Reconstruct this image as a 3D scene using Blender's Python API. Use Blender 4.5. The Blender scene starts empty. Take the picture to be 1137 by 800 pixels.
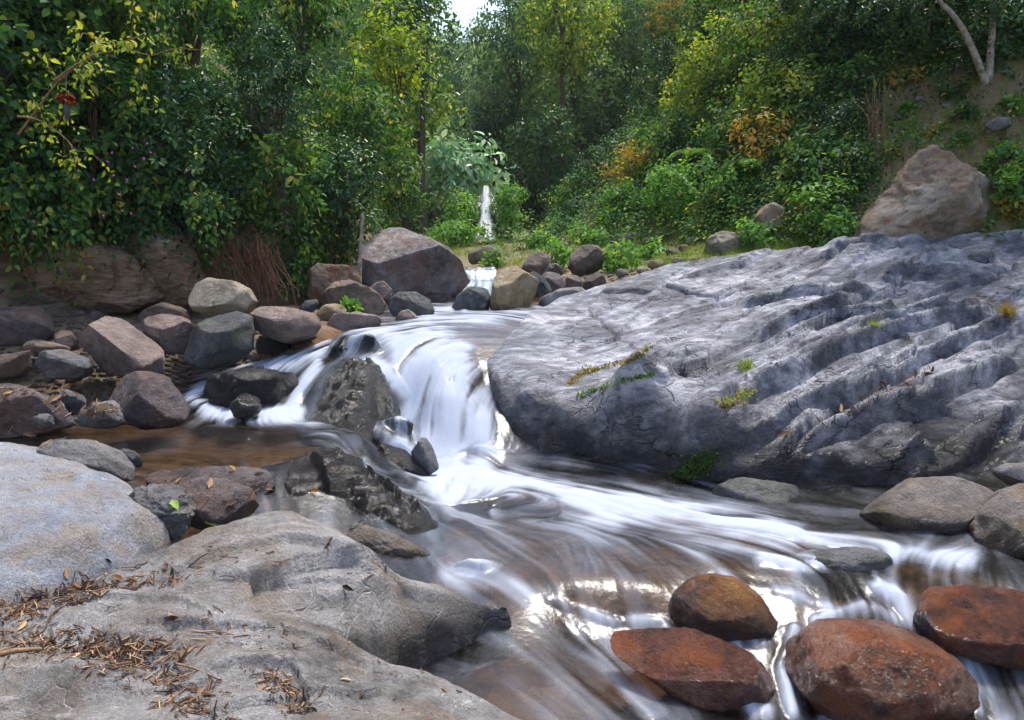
import bpy, math, random
import numpy as np
from mathutils import Vector, Matrix
from mathutils.bvhtree import BVHTree

S = bpy.context.scene
COL = S.collection
R = math.radians

# ------------------------------------------------------------------ camera, sky, sun, exposure
F_PX, HOR, CAM_H = 875.0, 255.0, 2.0            # focal length and horizon in photo pixels, eye height
PITCH = math.atan((400 - HOR) / F_PX)
cam = bpy.data.objects.new('camera', bpy.data.cameras.new('camera'))
COL.objects.link(cam)
cam.location = (0, 0, CAM_H)
cam.rotation_euler = (math.pi / 2 - PITCH, 0, 0)
cam.data.sensor_width = 36
cam.data.lens = 36 * F_PX / 1137
cam.data.clip_end = 500
S.camera = cam

SUN_EL, SUN_AZ = R(63), R(30)                   # azimuth clockwise from +Y (up the stream)
W = bpy.data.worlds.new('World'); S.world = W; W.use_nodes = True
nt = W.node_tree; bg = nt.nodes['Background']
sky = nt.nodes.new('ShaderNodeTexSky'); sky.sky_type = 'NISHITA'; sky.sun_disc = False
sky.sun_elevation = SUN_EL; sky.sun_rotation = SUN_AZ; sky.air_density = 1.0; sky.dust_density = 2.0; sky.ozone_density = 1.0
nt.links.new(sky.outputs[0], bg.inputs[0]); bg.inputs[1].default_value = 0.125
sl = bpy.data.objects.new('sun', bpy.data.lights.new('sun', 'SUN')); COL.objects.link(sl)
sl.data.energy = 1.5; sl.data.angle = R(13); sl.data.color = (1, .95, .86)
to_sun = Vector((math.sin(SUN_AZ) * math.cos(SUN_EL), math.cos(SUN_AZ) * math.cos(SUN_EL), math.sin(SUN_EL)))
sl.rotation_euler = to_sun.to_track_quat('Z', 'Y').to_euler()
S.view_settings.view_transform = 'Standard'; S.view_settings.look = 'None'
S.view_settings.gamma = 1; S.view_settings.use_curve_mapping = False
S.view_settings.exposure = 1.72
S.render.engine = 'CYCLES'
S.cycles.use_denoising = True
S.cycles.max_bounces = 8; S.cycles.diffuse_bounces = 3; S.cycles.glossy_bounces = 3
S.cycles.transmission_bounces = 4; S.cycles.transparent_max_bounces = 12
S.cycles.caustics_reflective = False; S.cycles.caustics_refractive = False

# ------------------------------------------------------------------ picture geometry
CR = np.array([1.0, 0, 0]); CF = np.array([0, math.cos(PITCH), -math.sin(PITCH)]); CU = np.array([0, math.sin(PITCH), math.cos(PITCH)])
EYE = np.array([0, 0, CAM_H])
def ray(px, py): return CF + CR * ((px - 568.5) / F_PX) - CU * ((py - 400) / F_PX)
def at_y(px, py, Y): d = ray(px, py); return EYE + d * (Y / d[1])
def at_z(px, py, z): d = ray(px, py); return EYE + d * ((z - CAM_H) / d[2])
def to_px(X, Y, Z):
    dz = Y * CF[1] + (Z - CAM_H) * CF[2]; dz = np.maximum(dz, .05)
    return 568.5 + F_PX * X / dz, 400 - F_PX * (Y * CU[1] + (Z - CAM_H) * CU[2]) / dz

# ------------------------------------------------------------------ noise and interpolation
def _h(ix, iy, iz, seed):
    n = (ix * 374761393 + iy * 668265263 + iz * 2147483647 + seed * 144665) & 0xffffffff
    n = ((n ^ (n >> 13)) * 1274126177) & 0xffffffff
    n = ((n ^ (n >> 16)) * 2246822519) & 0xffffffff
    return ((n ^ (n >> 15)) & 0xffffff).astype(np.float64) / 0xffffff
def vnoise(x, y, z=None, seed=0):
    x = np.asarray(x, float); y = np.asarray(y, float); z = np.zeros_like(x) if z is None else np.asarray(z, float)
    i, j, k = np.floor(x).astype(np.int64), np.floor(y).astype(np.int64), np.floor(z).astype(np.int64)
    u, v, w = x - i, y - j, z - k
    u, v, w = [t * t * t * (t * (t * 6 - 15) + 10) for t in (u, v, w)]
    o = 0
    for a in (0, 1):
        for b in (0, 1):
            for c in (0, 1):
                o = o + _h(i + a, j + b, k + c, seed) * (u if a else 1 - u) * (v if b else 1 - v) * (w if c else 1 - w)
    return o * 2 - 1
def fbm(x, y, z=None, o=4, seed=0, gain=.5, ridged=False):
    s, a, f, t = 0, 1.0, 1.0, 0
    for q in range(o):
        n = vnoise(x * f, y * f, None if z is None else z * f, seed + q * 17)
        if ridged: n = 1 - 2 * np.abs(n)
        s = s + n * a; t += a; a *= gain; f *= 2.03
    return s / t
def sstep(a, b, x): t = np.clip((x - a) / (b - a), 0, 1); return t * t * (3 - 2 * t)
def plates(u, v, seed, amp, tilt):
    iu, iv = np.floor(u).astype(np.int64), np.floor(v).astype(np.int64); best = np.full(u.shape, 1e9); val = np.zeros(u.shape); z0 = np.zeros_like(iu)
    for a in (-1, 0, 1):
        for b in (-1, 0, 1):
            h = [_h(iu + a, iv + b, z0 + q, seed) for q in range(5)]; du, dv = u - (iu + a + h[0]), v - (iv + b + h[1]); d = du * du + dv * dv; m = d < best
            best = np.where(m, d, best); val = np.where(m, (h[2] - .5) * amp + (h[3] - .5) * tilt * du + (h[4] - .6) * tilt * dv, val)
    return val
class RBF:
    def __init__(self, pts, smooth=1e-3):
        p = np.array(pts, float); self.c = p[:, :2]; n = len(p)
        A = np.zeros((n + 3, n + 3)); d = np.linalg.norm(self.c[:, None] - self.c[None], axis=2)
        A[:n, :n] = -np.sqrt(d * d + .01) - np.eye(n) * smooth
        A[:n, n] = A[n, :n] = 1; A[:n, n + 1:] = self.c; A[n + 1:, :n] = self.c.T
        b = np.zeros(n + 3); b[:n] = p[:, 2]
        self.w = np.linalg.solve(A, b)
    def __call__(self, X, Y):
        X, Y = np.broadcast_arrays(np.asarray(X, float), np.asarray(Y, float))
        n = len(self.c); o = self.w[n] + self.w[n + 1] * X + self.w[n + 2] * Y
        for (cx, cy), w in zip(self.c, self.w[:n]): o = o - w * np.sqrt((X - cx) ** 2 + (Y - cy) ** 2 + .01)
        return o
def seg_dist(X, Y, pl, signed=False):
    """distance to a polyline, the arc position 0..1 of the nearest point, and the side (+ is left of travel)"""
    best = np.full(np.shape(X), 1e9); tt = np.zeros(np.shape(X)); sd = np.ones(np.shape(X))
    pl = np.array(pl, float); L = np.linalg.norm(np.diff(pl, axis=0), axis=1); tot = L.sum(); acc = 0
    for (a, b, l) in zip(pl[:-1], pl[1:], L):
        d = b - a; q = np.clip(((X - a[0]) * d[0] + (Y - a[1]) * d[1]) / (l * l + 1e-9), 0, 1)
        ex, ey = X - a[0] - q * d[0], Y - a[1] - q * d[1]; r = np.hypot(ex, ey)
        m = r < best; best = np.where(m, r, best); tt = np.where(m, (acc + q * l) / tot, tt)
        sd = np.where(m, np.sign(d[0] * ey - d[1] * ex), sd); acc += l
    return best, tt, sd
def poly_sd(X, Y, poly):
    """signed distance to a closed polygon, positive inside"""
    poly = np.array(poly, float); d, _, _ = seg_dist(X, Y, np.vstack([poly, poly[:1]])); ins = np.zeros(np.shape(X), bool)
    for (x0, y0), (x1, y1) in zip(poly, np.roll(poly, -1, axis=0)):
        c = ((y0 > Y) != (y1 > Y)) & (X < (x1 - x0) * (Y - y0) / (y1 - y0 + 1e-12) + x0); ins ^= c
    return np.where(ins, d, -d)

# ------------------------------------------------------------------ objects
def mesh_np(name, v, faces, mats, parent=None, loc=(0, 0, 0), smooth=True, attrs=None, nv=4):
    v = np.asarray(v, np.float32) - np.asarray(loc, np.float32); f = np.asarray(faces, np.int32)
    me = bpy.data.meshes.new(name)
    me.vertices.add(len(v)); me.vertices.foreach_set('co', v.ravel())
    me.loops.add(f.size); me.loops.foreach_set('vertex_index', f.ravel())
    me.polygons.add(len(f)); me.polygons.foreach_set('loop_start', np.arange(0, f.size, f.shape[1], dtype=np.int32))
    me.update(calc_edges=True)
    if smooth: me.polygons.foreach_set('use_smooth', np.ones(len(f), bool))
    for k, a in (attrs or {}).items():
        at = me.attributes.new(k, 'FLOAT', 'POINT'); at.data.foreach_set('value', np.asarray(a, np.float32).ravel())
    me.materials.append(mats)
    o = bpy.data.objects.new(name, me); COL.objects.link(o)
    if parent is None: o.location = loc
    else: o.parent = parent; o.location = Vector(loc) - parent.location
    return o
def tag(o, label=None, cat=None, group=None, kind=None):
    for k, v in (('label', label), ('category', cat), ('group', group), ('kind', kind)):
        if v: o[k] = v
    return o
def empty(name, loc, label, cat, group=None):
    o = bpy.data.objects.new(name, None); COL.objects.link(o); o.location = [float(c) for c in loc]; o.empty_display_size = .1
    return tag(o, label, cat, group)
def grid_faces(nx, ny):
    i = np.arange(nx * ny).reshape(ny, nx)
    return np.stack([i[:-1, :-1], i[:-1, 1:], i[1:, 1:], i[1:, :-1]], -1).reshape(-1, 4)
def compact(v, f, attrs):
    u, inv = np.unique(f.ravel(), return_inverse=True)
    return v[u], inv.reshape(f.shape), {k: a[u] for k, a in attrs.items()}
def tubes(paths, sides=5):
    """paths: list of (points (n,3), radii (n)) -> verts, quads"""
    V, Fs, off = [], [], 0
    an = np.linspace(0, 2 * math.pi, sides, endpoint=False)
    for pts, rad in paths:
        pts = np.asarray(pts, float); n = len(pts); t = np.gradient(pts, axis=0); t /= np.linalg.norm(t, axis=1)[:, None] + 1e-9
        ref = np.where(np.abs(t[:, 2:3]) > .9, [[1., 0, 0]], [[0, 0, 1.]]); a = np.cross(t, ref); a /= np.linalg.norm(a, axis=1)[:, None] + 1e-9
        b = np.cross(t, a); rad = np.broadcast_to(rad, (n,))
        ring = pts[:, None] + rad[:, None, None] * (np.cos(an)[None, :, None] * a[:, None] + np.sin(an)[None, :, None] * b[:, None])
        V.append(ring.reshape(-1, 3)); i = np.arange(n * sides).reshape(n, sides) + off
        j = np.roll(i, -1, axis=1); Fs.append(np.stack([i[:-1], j[:-1], j[1:], i[1:]], -1).reshape(-1, 4)); off += n * sides
    return np.vstack(V), np.vstack(Fs)

# ------------------------------------------------------------------ materials
class NT:
    def __init__(self, name):
        self.m = bpy.data.materials.new(name); self.m.use_nodes = True; self.t = self.m.node_tree; self.t.nodes.clear()
        self.out = self.t.nodes.new('ShaderNodeOutputMaterial')
    def n(self, kind, **kw):
        x = self.t.nodes.new('ShaderNode' + kind)
        for k, v in kw.items():
            if k.startswith('i_'):
                key = k[2:]; s = x.inputs[int(key)] if key.isdigit() else x.inputs[key.replace('_', ' ')]
                self.set(s, v)
            else: setattr(x, k, v)
        return x
    def set(self, s, v):
        if hasattr(v, 'is_linked') or hasattr(v, 'links'): self.t.links.new(v, s)
        elif isinstance(v, (tuple, list)) and len(v) == 3 and s.type == 'RGBA': s.default_value = (*v, 1)
        else: s.default_value = v
    def noise(self, vec, scale, detail=6, rough=.6, dist=0.0):
        return self.n('TexNoise', i_Vector=vec, i_Scale=scale, i_Detail=detail, i_Roughness=rough, i_Distortion=dist).outputs[0]
    def ramp(self, fac, stops):
        r = self.n('ValToRGB', i_0=fac); e = r.color_ramp.elements
        while len(e) < len(stops): e.new(.5)
        for q, (p, c) in zip(e, stops): q.position = p; q.color = (*c, 1) if isinstance(c, (tuple, list)) else (c, c, c, 1)
        return r.outputs[0]
    def mix(self, f, a, b, mode='MIX'):
        x = self.n('Mix', data_type='RGBA', blend_type=mode); x.clamp_factor = True
        self.set(x.inputs[0], f); self.set(x.inputs[6], a); self.set(x.inputs[7], b); return x.outputs[2]
    def math(self, op, a, b=0.0, clamp=False):
        x = self.n('Math', operation=op, i_0=a, i_1=b); x.use_clamp = clamp; return x.outputs[0]
    def bump(self, h, strength, dist, normal=None):
        b = self.n('Bump', i_Height=h, i_Strength=strength, i_Distance=dist)
        if normal is not None: self.t.links.new(normal, b.inputs['Normal'])
        return b.outputs[0]
    def attr(self, name): return self.n('Attribute', attribute_name=name).outputs['Fac']
    def done(self, sh): self.t.links.new(sh, self.out.inputs[0]); return self.m

ALB = .72
def rock_mat(name, dark, mid, light, stain=None, stain_amt=.5, lichen=.35, moss=0.0, wet=0.0, wet_z=None, wet_dark=.35, scale=1.0, rough=.75, stretch=None, bump=1.0, crack=.0, wob=.5, grime=.5, lich_col=(.62, .62, .6)):
    dark, mid, light = [tuple(ALB * c * w for c, w in zip(q, (1, 1, 1.05))) for q in (dark, mid, light)]; stain = stain and tuple(ALB * c for c in stain); lich_col = tuple(.75 * c for c in lich_col)
    M = NT(name); g = M.n('NewGeometry').outputs['Position']; vec = g
    if stretch:
        mp = M.n('Mapping', i_Vector=g); mp.inputs['Rotation'].default_value = stretch[0]; mp.inputs['Scale'].default_value = stretch[1]; vec = mp.outputs[0]
    big = M.noise(vec, 1.6 * scale, 5, .6, .4); medn = M.noise(vec, 9 * scale, 8, .68, .2); fine = M.noise(g, 70 * scale, 5, .7)
    grain = M.noise(g, 260, 2, .6)
    f = M.math('ADD', M.math('MULTIPLY', big, .55), M.math('MULTIPLY', medn, .45))
    col = M.ramp(f, [(.38, dark), (.49, mid), (.60, light)])
    if stain:
        sn = M.noise(vec, 2.7 * scale, 6, .65, .8); col = M.mix(M.math('MULTIPLY', M.ramp(sn, [(.46, 0.0), (.62, 1.0)]), stain_amt), col, stain)
    col = M.mix(M.ramp(fine, [(.38, .55), (.52, 0.0)]), col, M.mix(1.0, col, (.55, .55, .58), 'MULTIPLY'))
    col = M.mix(M.math('MULTIPLY', M.ramp(grain, [(.45, 0.0), (.7, 1.0)]), .35), col, M.mix(1.0, col, (1.7, 1.7, 1.7), 'MULTIPLY'))
    if lichen:
        l1 = M.noise(g, 34 * scale, 4, .75); l2 = M.noise(g, 3.2 * scale, 3, .5)
        lf = M.math('MULTIPLY', M.ramp(l1, [(.58, 0.0), (.64, 1.0)]), M.ramp(l2, [(.45, 0.0), (.6, 1.0)]))
        col = M.mix(M.math('MULTIPLY', lf, lichen), col, lich_col)
    gm = M.noise(vec, 4.3 * scale, 9, .72, 1.2); col = M.mix(M.math('MULTIPLY', M.ramp(gm, [(.33, 1.0), (.43, 0.0)]), grime), col, M.mix(1.0, col, (.3, .3, .33), 'MULTIPLY'))
    # fine dark cracks
    vo = M.n('TexVoronoi', feature='DISTANCE_TO_EDGE', i_Scale=2.3 * scale)
    wv = M.n('VectorMath', operation='ADD', i_0=vec); nz = M.n('TexNoise', i_Vector=vec, i_Scale=3.0 * scale, i_Detail=5)
    sc = M.n('VectorMath', operation='SCALE', i_0=nz.outputs[1]); sc.inputs['Scale'].default_value = .55
    M.t.links.new(sc.outputs[0], wv.inputs[1]); M.t.links.new(wv.outputs[0], vo.inputs['Vector'])
    ck = M.math('MULTIPLY', M.ramp(vo.outputs['Distance'], [(0.0, 1.0), (.022, 0.0)]), M.ramp(M.noise(g, 1.9, 2, .5), [(.48, 0.0), (.6, 1.0)]))
    col = M.mix(M.math('MULTIPLY', ck, crack), col, (.03, .028, .028))
    if moss:
        mn = M.noise(g, 4.5 * scale, 6, .7)
        mf = M.math('MULTIPLY', M.ramp(mn, [(.5, 0.0), (.6, 1.0)]), moss); col = M.mix(mf, col, M.mix(fine, (.035, .06, .012), (.13, .15, .03)))
    rg = M.math('ADD', rough - .12, M.math('MULTIPLY', medn, .24))
    w = None
    if wet_z is not None:
        z = M.n('SeparateXYZ', i_0=g).outputs[2]
        wob = M.math('MULTIPLY', M.math('SUBTRACT', M.noise(g, 2.2, 5, .65), .5), wob)
        mr = M.n('MapRange', i_0=M.math('ADD', z, wob)); mr.inputs[1].default_value = wet_z[0]; mr.inputs[2].default_value = wet_z[1]
        mr.inputs[3].default_value = 1; mr.inputs[4].default_value = 0; w = mr.outputs[0]
    elif wet: w = M.math('MULTIPLY', M.ramp(M.noise(g, 3, 4, .6), [(.3, .75), (.6, 1.0)]), wet)
    if w is not None:
        col = M.mix(w, col, M.mix(1.0, col, (wet_dark, wet_dark, wet_dark * 1.02), 'MULTIPLY'))
        rg = M.math('ADD', M.math('MULTIPLY', rg, M.math('SUBTRACT', 1.0, w)), M.math('MULTIPLY', w, .2))
    h = M.math('ADD', M.math('MULTIPLY', medn, 1.0), M.math('ADD', M.math('MULTIPLY', fine, .30), M.math('MULTIPLY', ck, -crack)))
    nrm = M.bump(h, .95 * bump, .06 / scale); nrm = M.bump(M.math('ADD', fine, M.math('MULTIPLY', grain, .4)), .45 * bump, .006, nrm)
    p = M.n('BsdfPrincipled', i_Base_Color=col, i_Roughness=rg, i_Normal=nrm); p.inputs['Specular IOR Level'].default_value = .5
    if wet or rough < .4: p.inputs['Coat Weight'].default_value = .8; p.inputs['Coat Roughness'].default_value = .09; M.set(p.inputs['Coat Normal'], nrm)
    return M.done(p.outputs[0])

LEAF_ALB = 2.15
def leaf_mat(name, stops, gloss=.55, trans=.42, spec=.22, tcol=(1.25, 1.25, .55)):
    stops = [(q, tuple(min(.75, LEAF_ALB * k) for k in c)) for q, c in stops]
    M = NT(name); g = M.n('NewGeometry'); t = M.attr('tint')
    col = M.ramp(t, stops)
    n = M.noise(g.outputs['Position'], 40, 2, .5); col = M.mix(M.math('MULTIPLY', n, .5), col, M.mix(1.0, col, (.6, .62, .7), 'MULTIPLY'))
    p = M.n('BsdfPrincipled', i_Base_Color=col, i_Roughness=gloss); p.inputs['Specular IOR Level'].default_value = spec
    tr = M.n('BsdfTranslucent', i_Color=M.mix(1.0, col, tcol, 'MULTIPLY'))
    mx = M.n('MixShader', i_0=trans); M.t.links.new(p.outputs[0], mx.inputs[1]); M.t.links.new(tr.outputs[0], mx.inputs[2])
    return M.done(mx.outputs[0])
def plain_mat(name, a, b, rough=.8, scale=12, bump=.4, bdist=.01):
    M = NT(name); g = M.n('NewGeometry').outputs['Position']; n = M.noise(g, scale, 6, .65)
    p = M.n('BsdfPrincipled', i_Base_Color=M.ramp(n, [(.35, a), (.65, b)]), i_Roughness=rough, i_Normal=M.bump(n, bump, bdist))
    return M.done(p.outputs[0])

# ------------------------------------------------------------------ water level, from traced points (px, py, z)
WATER_PTS = [(530,345,1.02),(590,350,1.0),(560,358,.98),(520,362,.97),(480,368,.95),(430,368,.95),(385,372,.92),
 (530,330,1.06),(530,318,1.12),(530,308,1.2),(530,298,1.33),(528,290,1.36),(490,340,1.03),(470,352,1.0),(600,340,1.05),(640,330,1.1),
 (345,396,.78),(305,410,.68),(230,425,.5),(215,440,.46),(250,458,.42),(300,462,.42),(350,458,.42),(400,465,.40),(380,430,.6),(420,425,.62),
 (100,490,.40),(200,485,.40),(100,470,.4),(250,500,.4),(330,490,.4),(160,510,.4),(0,490,.4),(-150,490,.4),(300,515,.39),(360,510,.38),
 (400,522,.3),(425,548,.14),(460,565,.02),(470,592,-.02),(440,497,.16),(405,485,.36),
 (485,392,.80),(485,405,.72),(490,420,.62),(490,445,.46),(500,475,.26),(510,503,.08),(530,530,0),(452,450,.4),(447,480,.21),(440,512,.06),(556,480,.2),(548,440,.44),(535,400,.72),(570,520,0.0),
 (600,550,0),(700,565,-.02),(800,585,-.04),(900,600,-.06),(1000,610,-.08),(1137,625,-.1),(480,545,.02),
 (500,600,-.03),(600,610,-.03),(700,625,-.05),(800,630,-.06),(900,650,-.1),(560,640,-.05),(640,650,-.06),(720,652,-.08),
 (640,692,-.18),(700,692,-.2),(560,690,-.13),(480,700,-.16),(450,740,-.19),(560,760,-.21),(650,760,-.24),(560,800,-.23),(700,800,-.28),
 (800,700,-.22),(860,720,-.25),(950,790,-.4),(1050,795,-.4),(1100,750,-.35),(1137,640,-.12),(1000,650,-.12),(1010,668,-.17),
 (560,920,-.26),(300,900,-.24),(1250,800,-.42),(1250,640,-.13),(1000,900,-.45)]
WP = [(*at_z(*p)[:2], p[2]) for p in WATER_PTS]
water_rbf = RBF(WP, 2e-3)
# ------------------------------------------------------------------ ground: bed and bank floor by points, valley sides by slope
FL = [(x, y, z - (.16 if z < .7 else .1)) for x, y, z in WP]
for p in [(130,412,.62),(60,420,.62),(0,415,.66),(-150,420,.7),(40,445,.45),(0,470,.42),(200,400,.66),(300,395,.72),(350,372,.92),(330,385,.8)]: FL.append((*at_z(*p)[:2], p[2] + .07))
for p in [(0,345,8.2),(100,345,8.6),(200,345,9.2),(280,338,9.8),(380,338,10.2),(440,348,9.6),(585,352,9.0),(620,336,9.9),(680,318,10.3),(740,299,10.6),(800,288,10.7),(880,279,10.7),(950,273,10.6),(1030,268,10.5),(1137,258,10.3),(1300,245,10.3),
          (600,318,10.5),(650,305,11.2),(700,295,11.8),(560,285,15),(600,280,15),(500,275,18),(540,265,24),(470,262,24),(600,262,20),(700,268,14.5),(800,262,12.5),(900,262,11)]:
    q = at_y(*p); FL.append((q[0], q[1], q[2] - .05))
for p in [(600,400,7.9),(650,380,8.3),(700,420,7.3),(760,400,7.6),(740,330,9.3),(850,350,8.7),(900,420,7.1),(860,470,6.5),(960,500,6.2),(1000,400,7.5),(1000,320,9.1),(1137,450,6.8),(1137,350,8.3),(1080,300,9.4),(900,300,9.7),(1250,300,9.3),(1250,400,7.6),(680,330,9.4),(800,310,9.8),(940,285,10),(1050,278,9.9),(1180,270,9.8)]:
    q = at_y(*p); FL.append((q[0], q[1], q[2] - .5))
FL += [(-2.5, 3.6, .1), (-1, 2.5, .0), (-4, 4.5, .25), (-7, 5, .5), (0, 0, -.3), (-8, 0, .3), (8, 0, -.2), (8, 5, .3), (8, 8, 1.2), (6, 6.5, .3), (-3, -15, -.6), (-1, 33, 1.9), (-1, 45, 2.4), (0, 70, 4), (6.2, 5, .1)]
floor_rbf = RBF(FL, 2e-3)
XL_T = np.array([(-30, -9), (3, -7.5), (5, -7), (7, -6.2), (8.2, -5.3), (9.3, -4.0), (10, -3.15), (11, -2.5), (13, -2.3), (18, -2.9), (25, -3.6), (35, -4.5), (80, -8)], float)
XR_T = np.array([(-30, 12), (6, 9), (8, 7), (10, 4.7), (13, 2.4), (17, 1.3), (22, .6), (30, 1.0), (40, 2.5), (80, 8)], float)
def ground(X, Y, detail=True):
    X, Y = np.broadcast_arrays(np.asarray(X, float), np.asarray(Y, float))
    z = floor_rbf(X, Y)
    dl = np.interp(Y, XL_T[:, 0], XL_T[:, 1]) - X; dr = X - np.interp(Y, XR_T[:, 0], XR_T[:, 1])
    if detail:
        dl = dl + .18 * fbm(X * 1.6, Y * 1.6, o=3, seed=5); dr = dr + .25 * fbm(X * .9, Y * .9, o=3, seed=6)
    wall = sstep(0, .45, dl) * .62 + np.maximum(dl - .3, 0) * 1.15 + np.maximum(dl - .3, 0) ** 2 * .10
    wall = np.minimum(wall, 16 + .2 * wall)
    if detail: wall = wall + np.where(dl > 0, .035 * np.sin(wall * 26 + 3 * vnoise(X * 2, Y * 2, seed=3)) * sstep(0, .2, dl) * sstep(1.2, .6, wall), 0)
    k = sstep(9.5, 17, Y); d = np.maximum(dr, 0); hill = d * (.42 + .2 * k) + d * d * (.035 + .085 * k); hill = np.minimum(hill, 20 + .15 * hill)
    back = np.maximum(Y - 33, 0) * .30
    z = z + wall + hill + back
    if detail: z = z + .05 * fbm(X * 1.3, Y * 1.3, o=4, seed=9) * sstep(.2, 1.5, np.maximum(dl, dr)) * 3 + .02 * fbm(X * 6, Y * 6, o=3, seed=11)
    return z
def hit(px, py, y0=3.0, y1=75):
    d = ray(px, py); Y = np.linspace(y0, y1, 1400); P = EYE[None] + d[None] * (Y / d[1])[:, None]
    b = P[:, 2] < ground(P[:, 0], P[:, 1], False); i = np.argmax(b) if b.any() else len(Y) - 1
    return P[i]
def axis(segs):
    return np.unique(np.round(np.concatenate([np.arange(a, b, s) for a, b, s in segs] + [[segs[-1][1]]]), 4))
gx = axis([(-60, -12, 3), (-12, -6.5, .25), (-6.5, 6.5, .045), (6.5, 14, .2), (14, 60, 3)])
gy = axis([(-40, 0, 3), (0, 4, .2), (4, 12.5, .045), (12.5, 28, .15), (28, 50, .6), (50, 90, 3)])
GX, GY = np.meshgrid(gx, gy)
GZ = ground(GX, GY)
dl = np.interp(GY, XL_T[:, 0], XL_T[:, 1]) - GX; dr = GX - np.interp(GY, XR_T[:, 0], XR_T[:, 1])
M = NT('earth_and_rock'); g = M.n('NewGeometry').outputs['Position']
n1 = M.noise(g, 2.2, 7, .65, .5); n2 = M.noise(g, 18, 7, .7); n3 = M.noise(g, 90, 4, .7)
soil = M.mix(n3, M.ramp(n1, [(.35, (.075, .05, .03)), (.6, (.22, .15, .09))]), (.32, .23, .15))
grs = M.mix(n2, (.05, .085, .018), (.17, .20, .045)); soil = M.mix(M.math('MULTIPLY', M.ramp(n1, [(.46, 0.0), (.58, 1.0)]), .6), soil, grs)
mpz = M.n('Mapping', i_Vector=g); mpz.inputs['Scale'].default_value = (1, 1, 4)
rk = M.ramp(M.noise(mpz.outputs[0], 3, 7, .65, .3), [(.32, (.07, .05, .035)), (.5, (.20, .15, .10)), (.68, (.33, .26, .18))])
bedn = M.n('TexVoronoi', i_Vector=g, i_Scale=9.0)
bed = M.mix(n2, M.mix(M.ramp(bedn.outputs['Color'], [(.2, 0.0), (.8, 1.0)]), (.03, .02, .016), (.25, .13, .06)), (.22, .10, .038))
c = M.mix(M.attr('wall'), soil, rk); c = M.mix(M.attr('bed'), c, bed)
hb = M.math('ADD', n2, M.math('MULTIPLY', n3, .35)); hb = M.math('ADD', hb, M.math('MULTIPLY', M.math('MULTIPLY', bedn.outputs['Distance'], M.attr('bed')), -.8))
p = M.n('BsdfPrincipled', i_Base_Color=c, i_Roughness=.85, i_Normal=M.bump(hb, .8, .05))
M_GROUND = M.done(p.outputs[0])
wall_a = sstep(-.5, -.1, dl) * sstep(1.1, .5, dl) * sstep(13, 10.5, GY)
wall_a = np.maximum(wall_a, sstep(-.3, -1.2, dl) * 0)
bed_a = sstep(.14, .02, GZ - water_rbf(GX, GY)) * sstep(16, 14, GY)
tag(mesh_np('ground', np.stack([GX, GY, GZ], -1).reshape(-1, 3), grid_faces(len(gx), len(gy)), M_GROUND, attrs={'wall': wall_a, 'bed': bed_a}), kind='structure')

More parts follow.
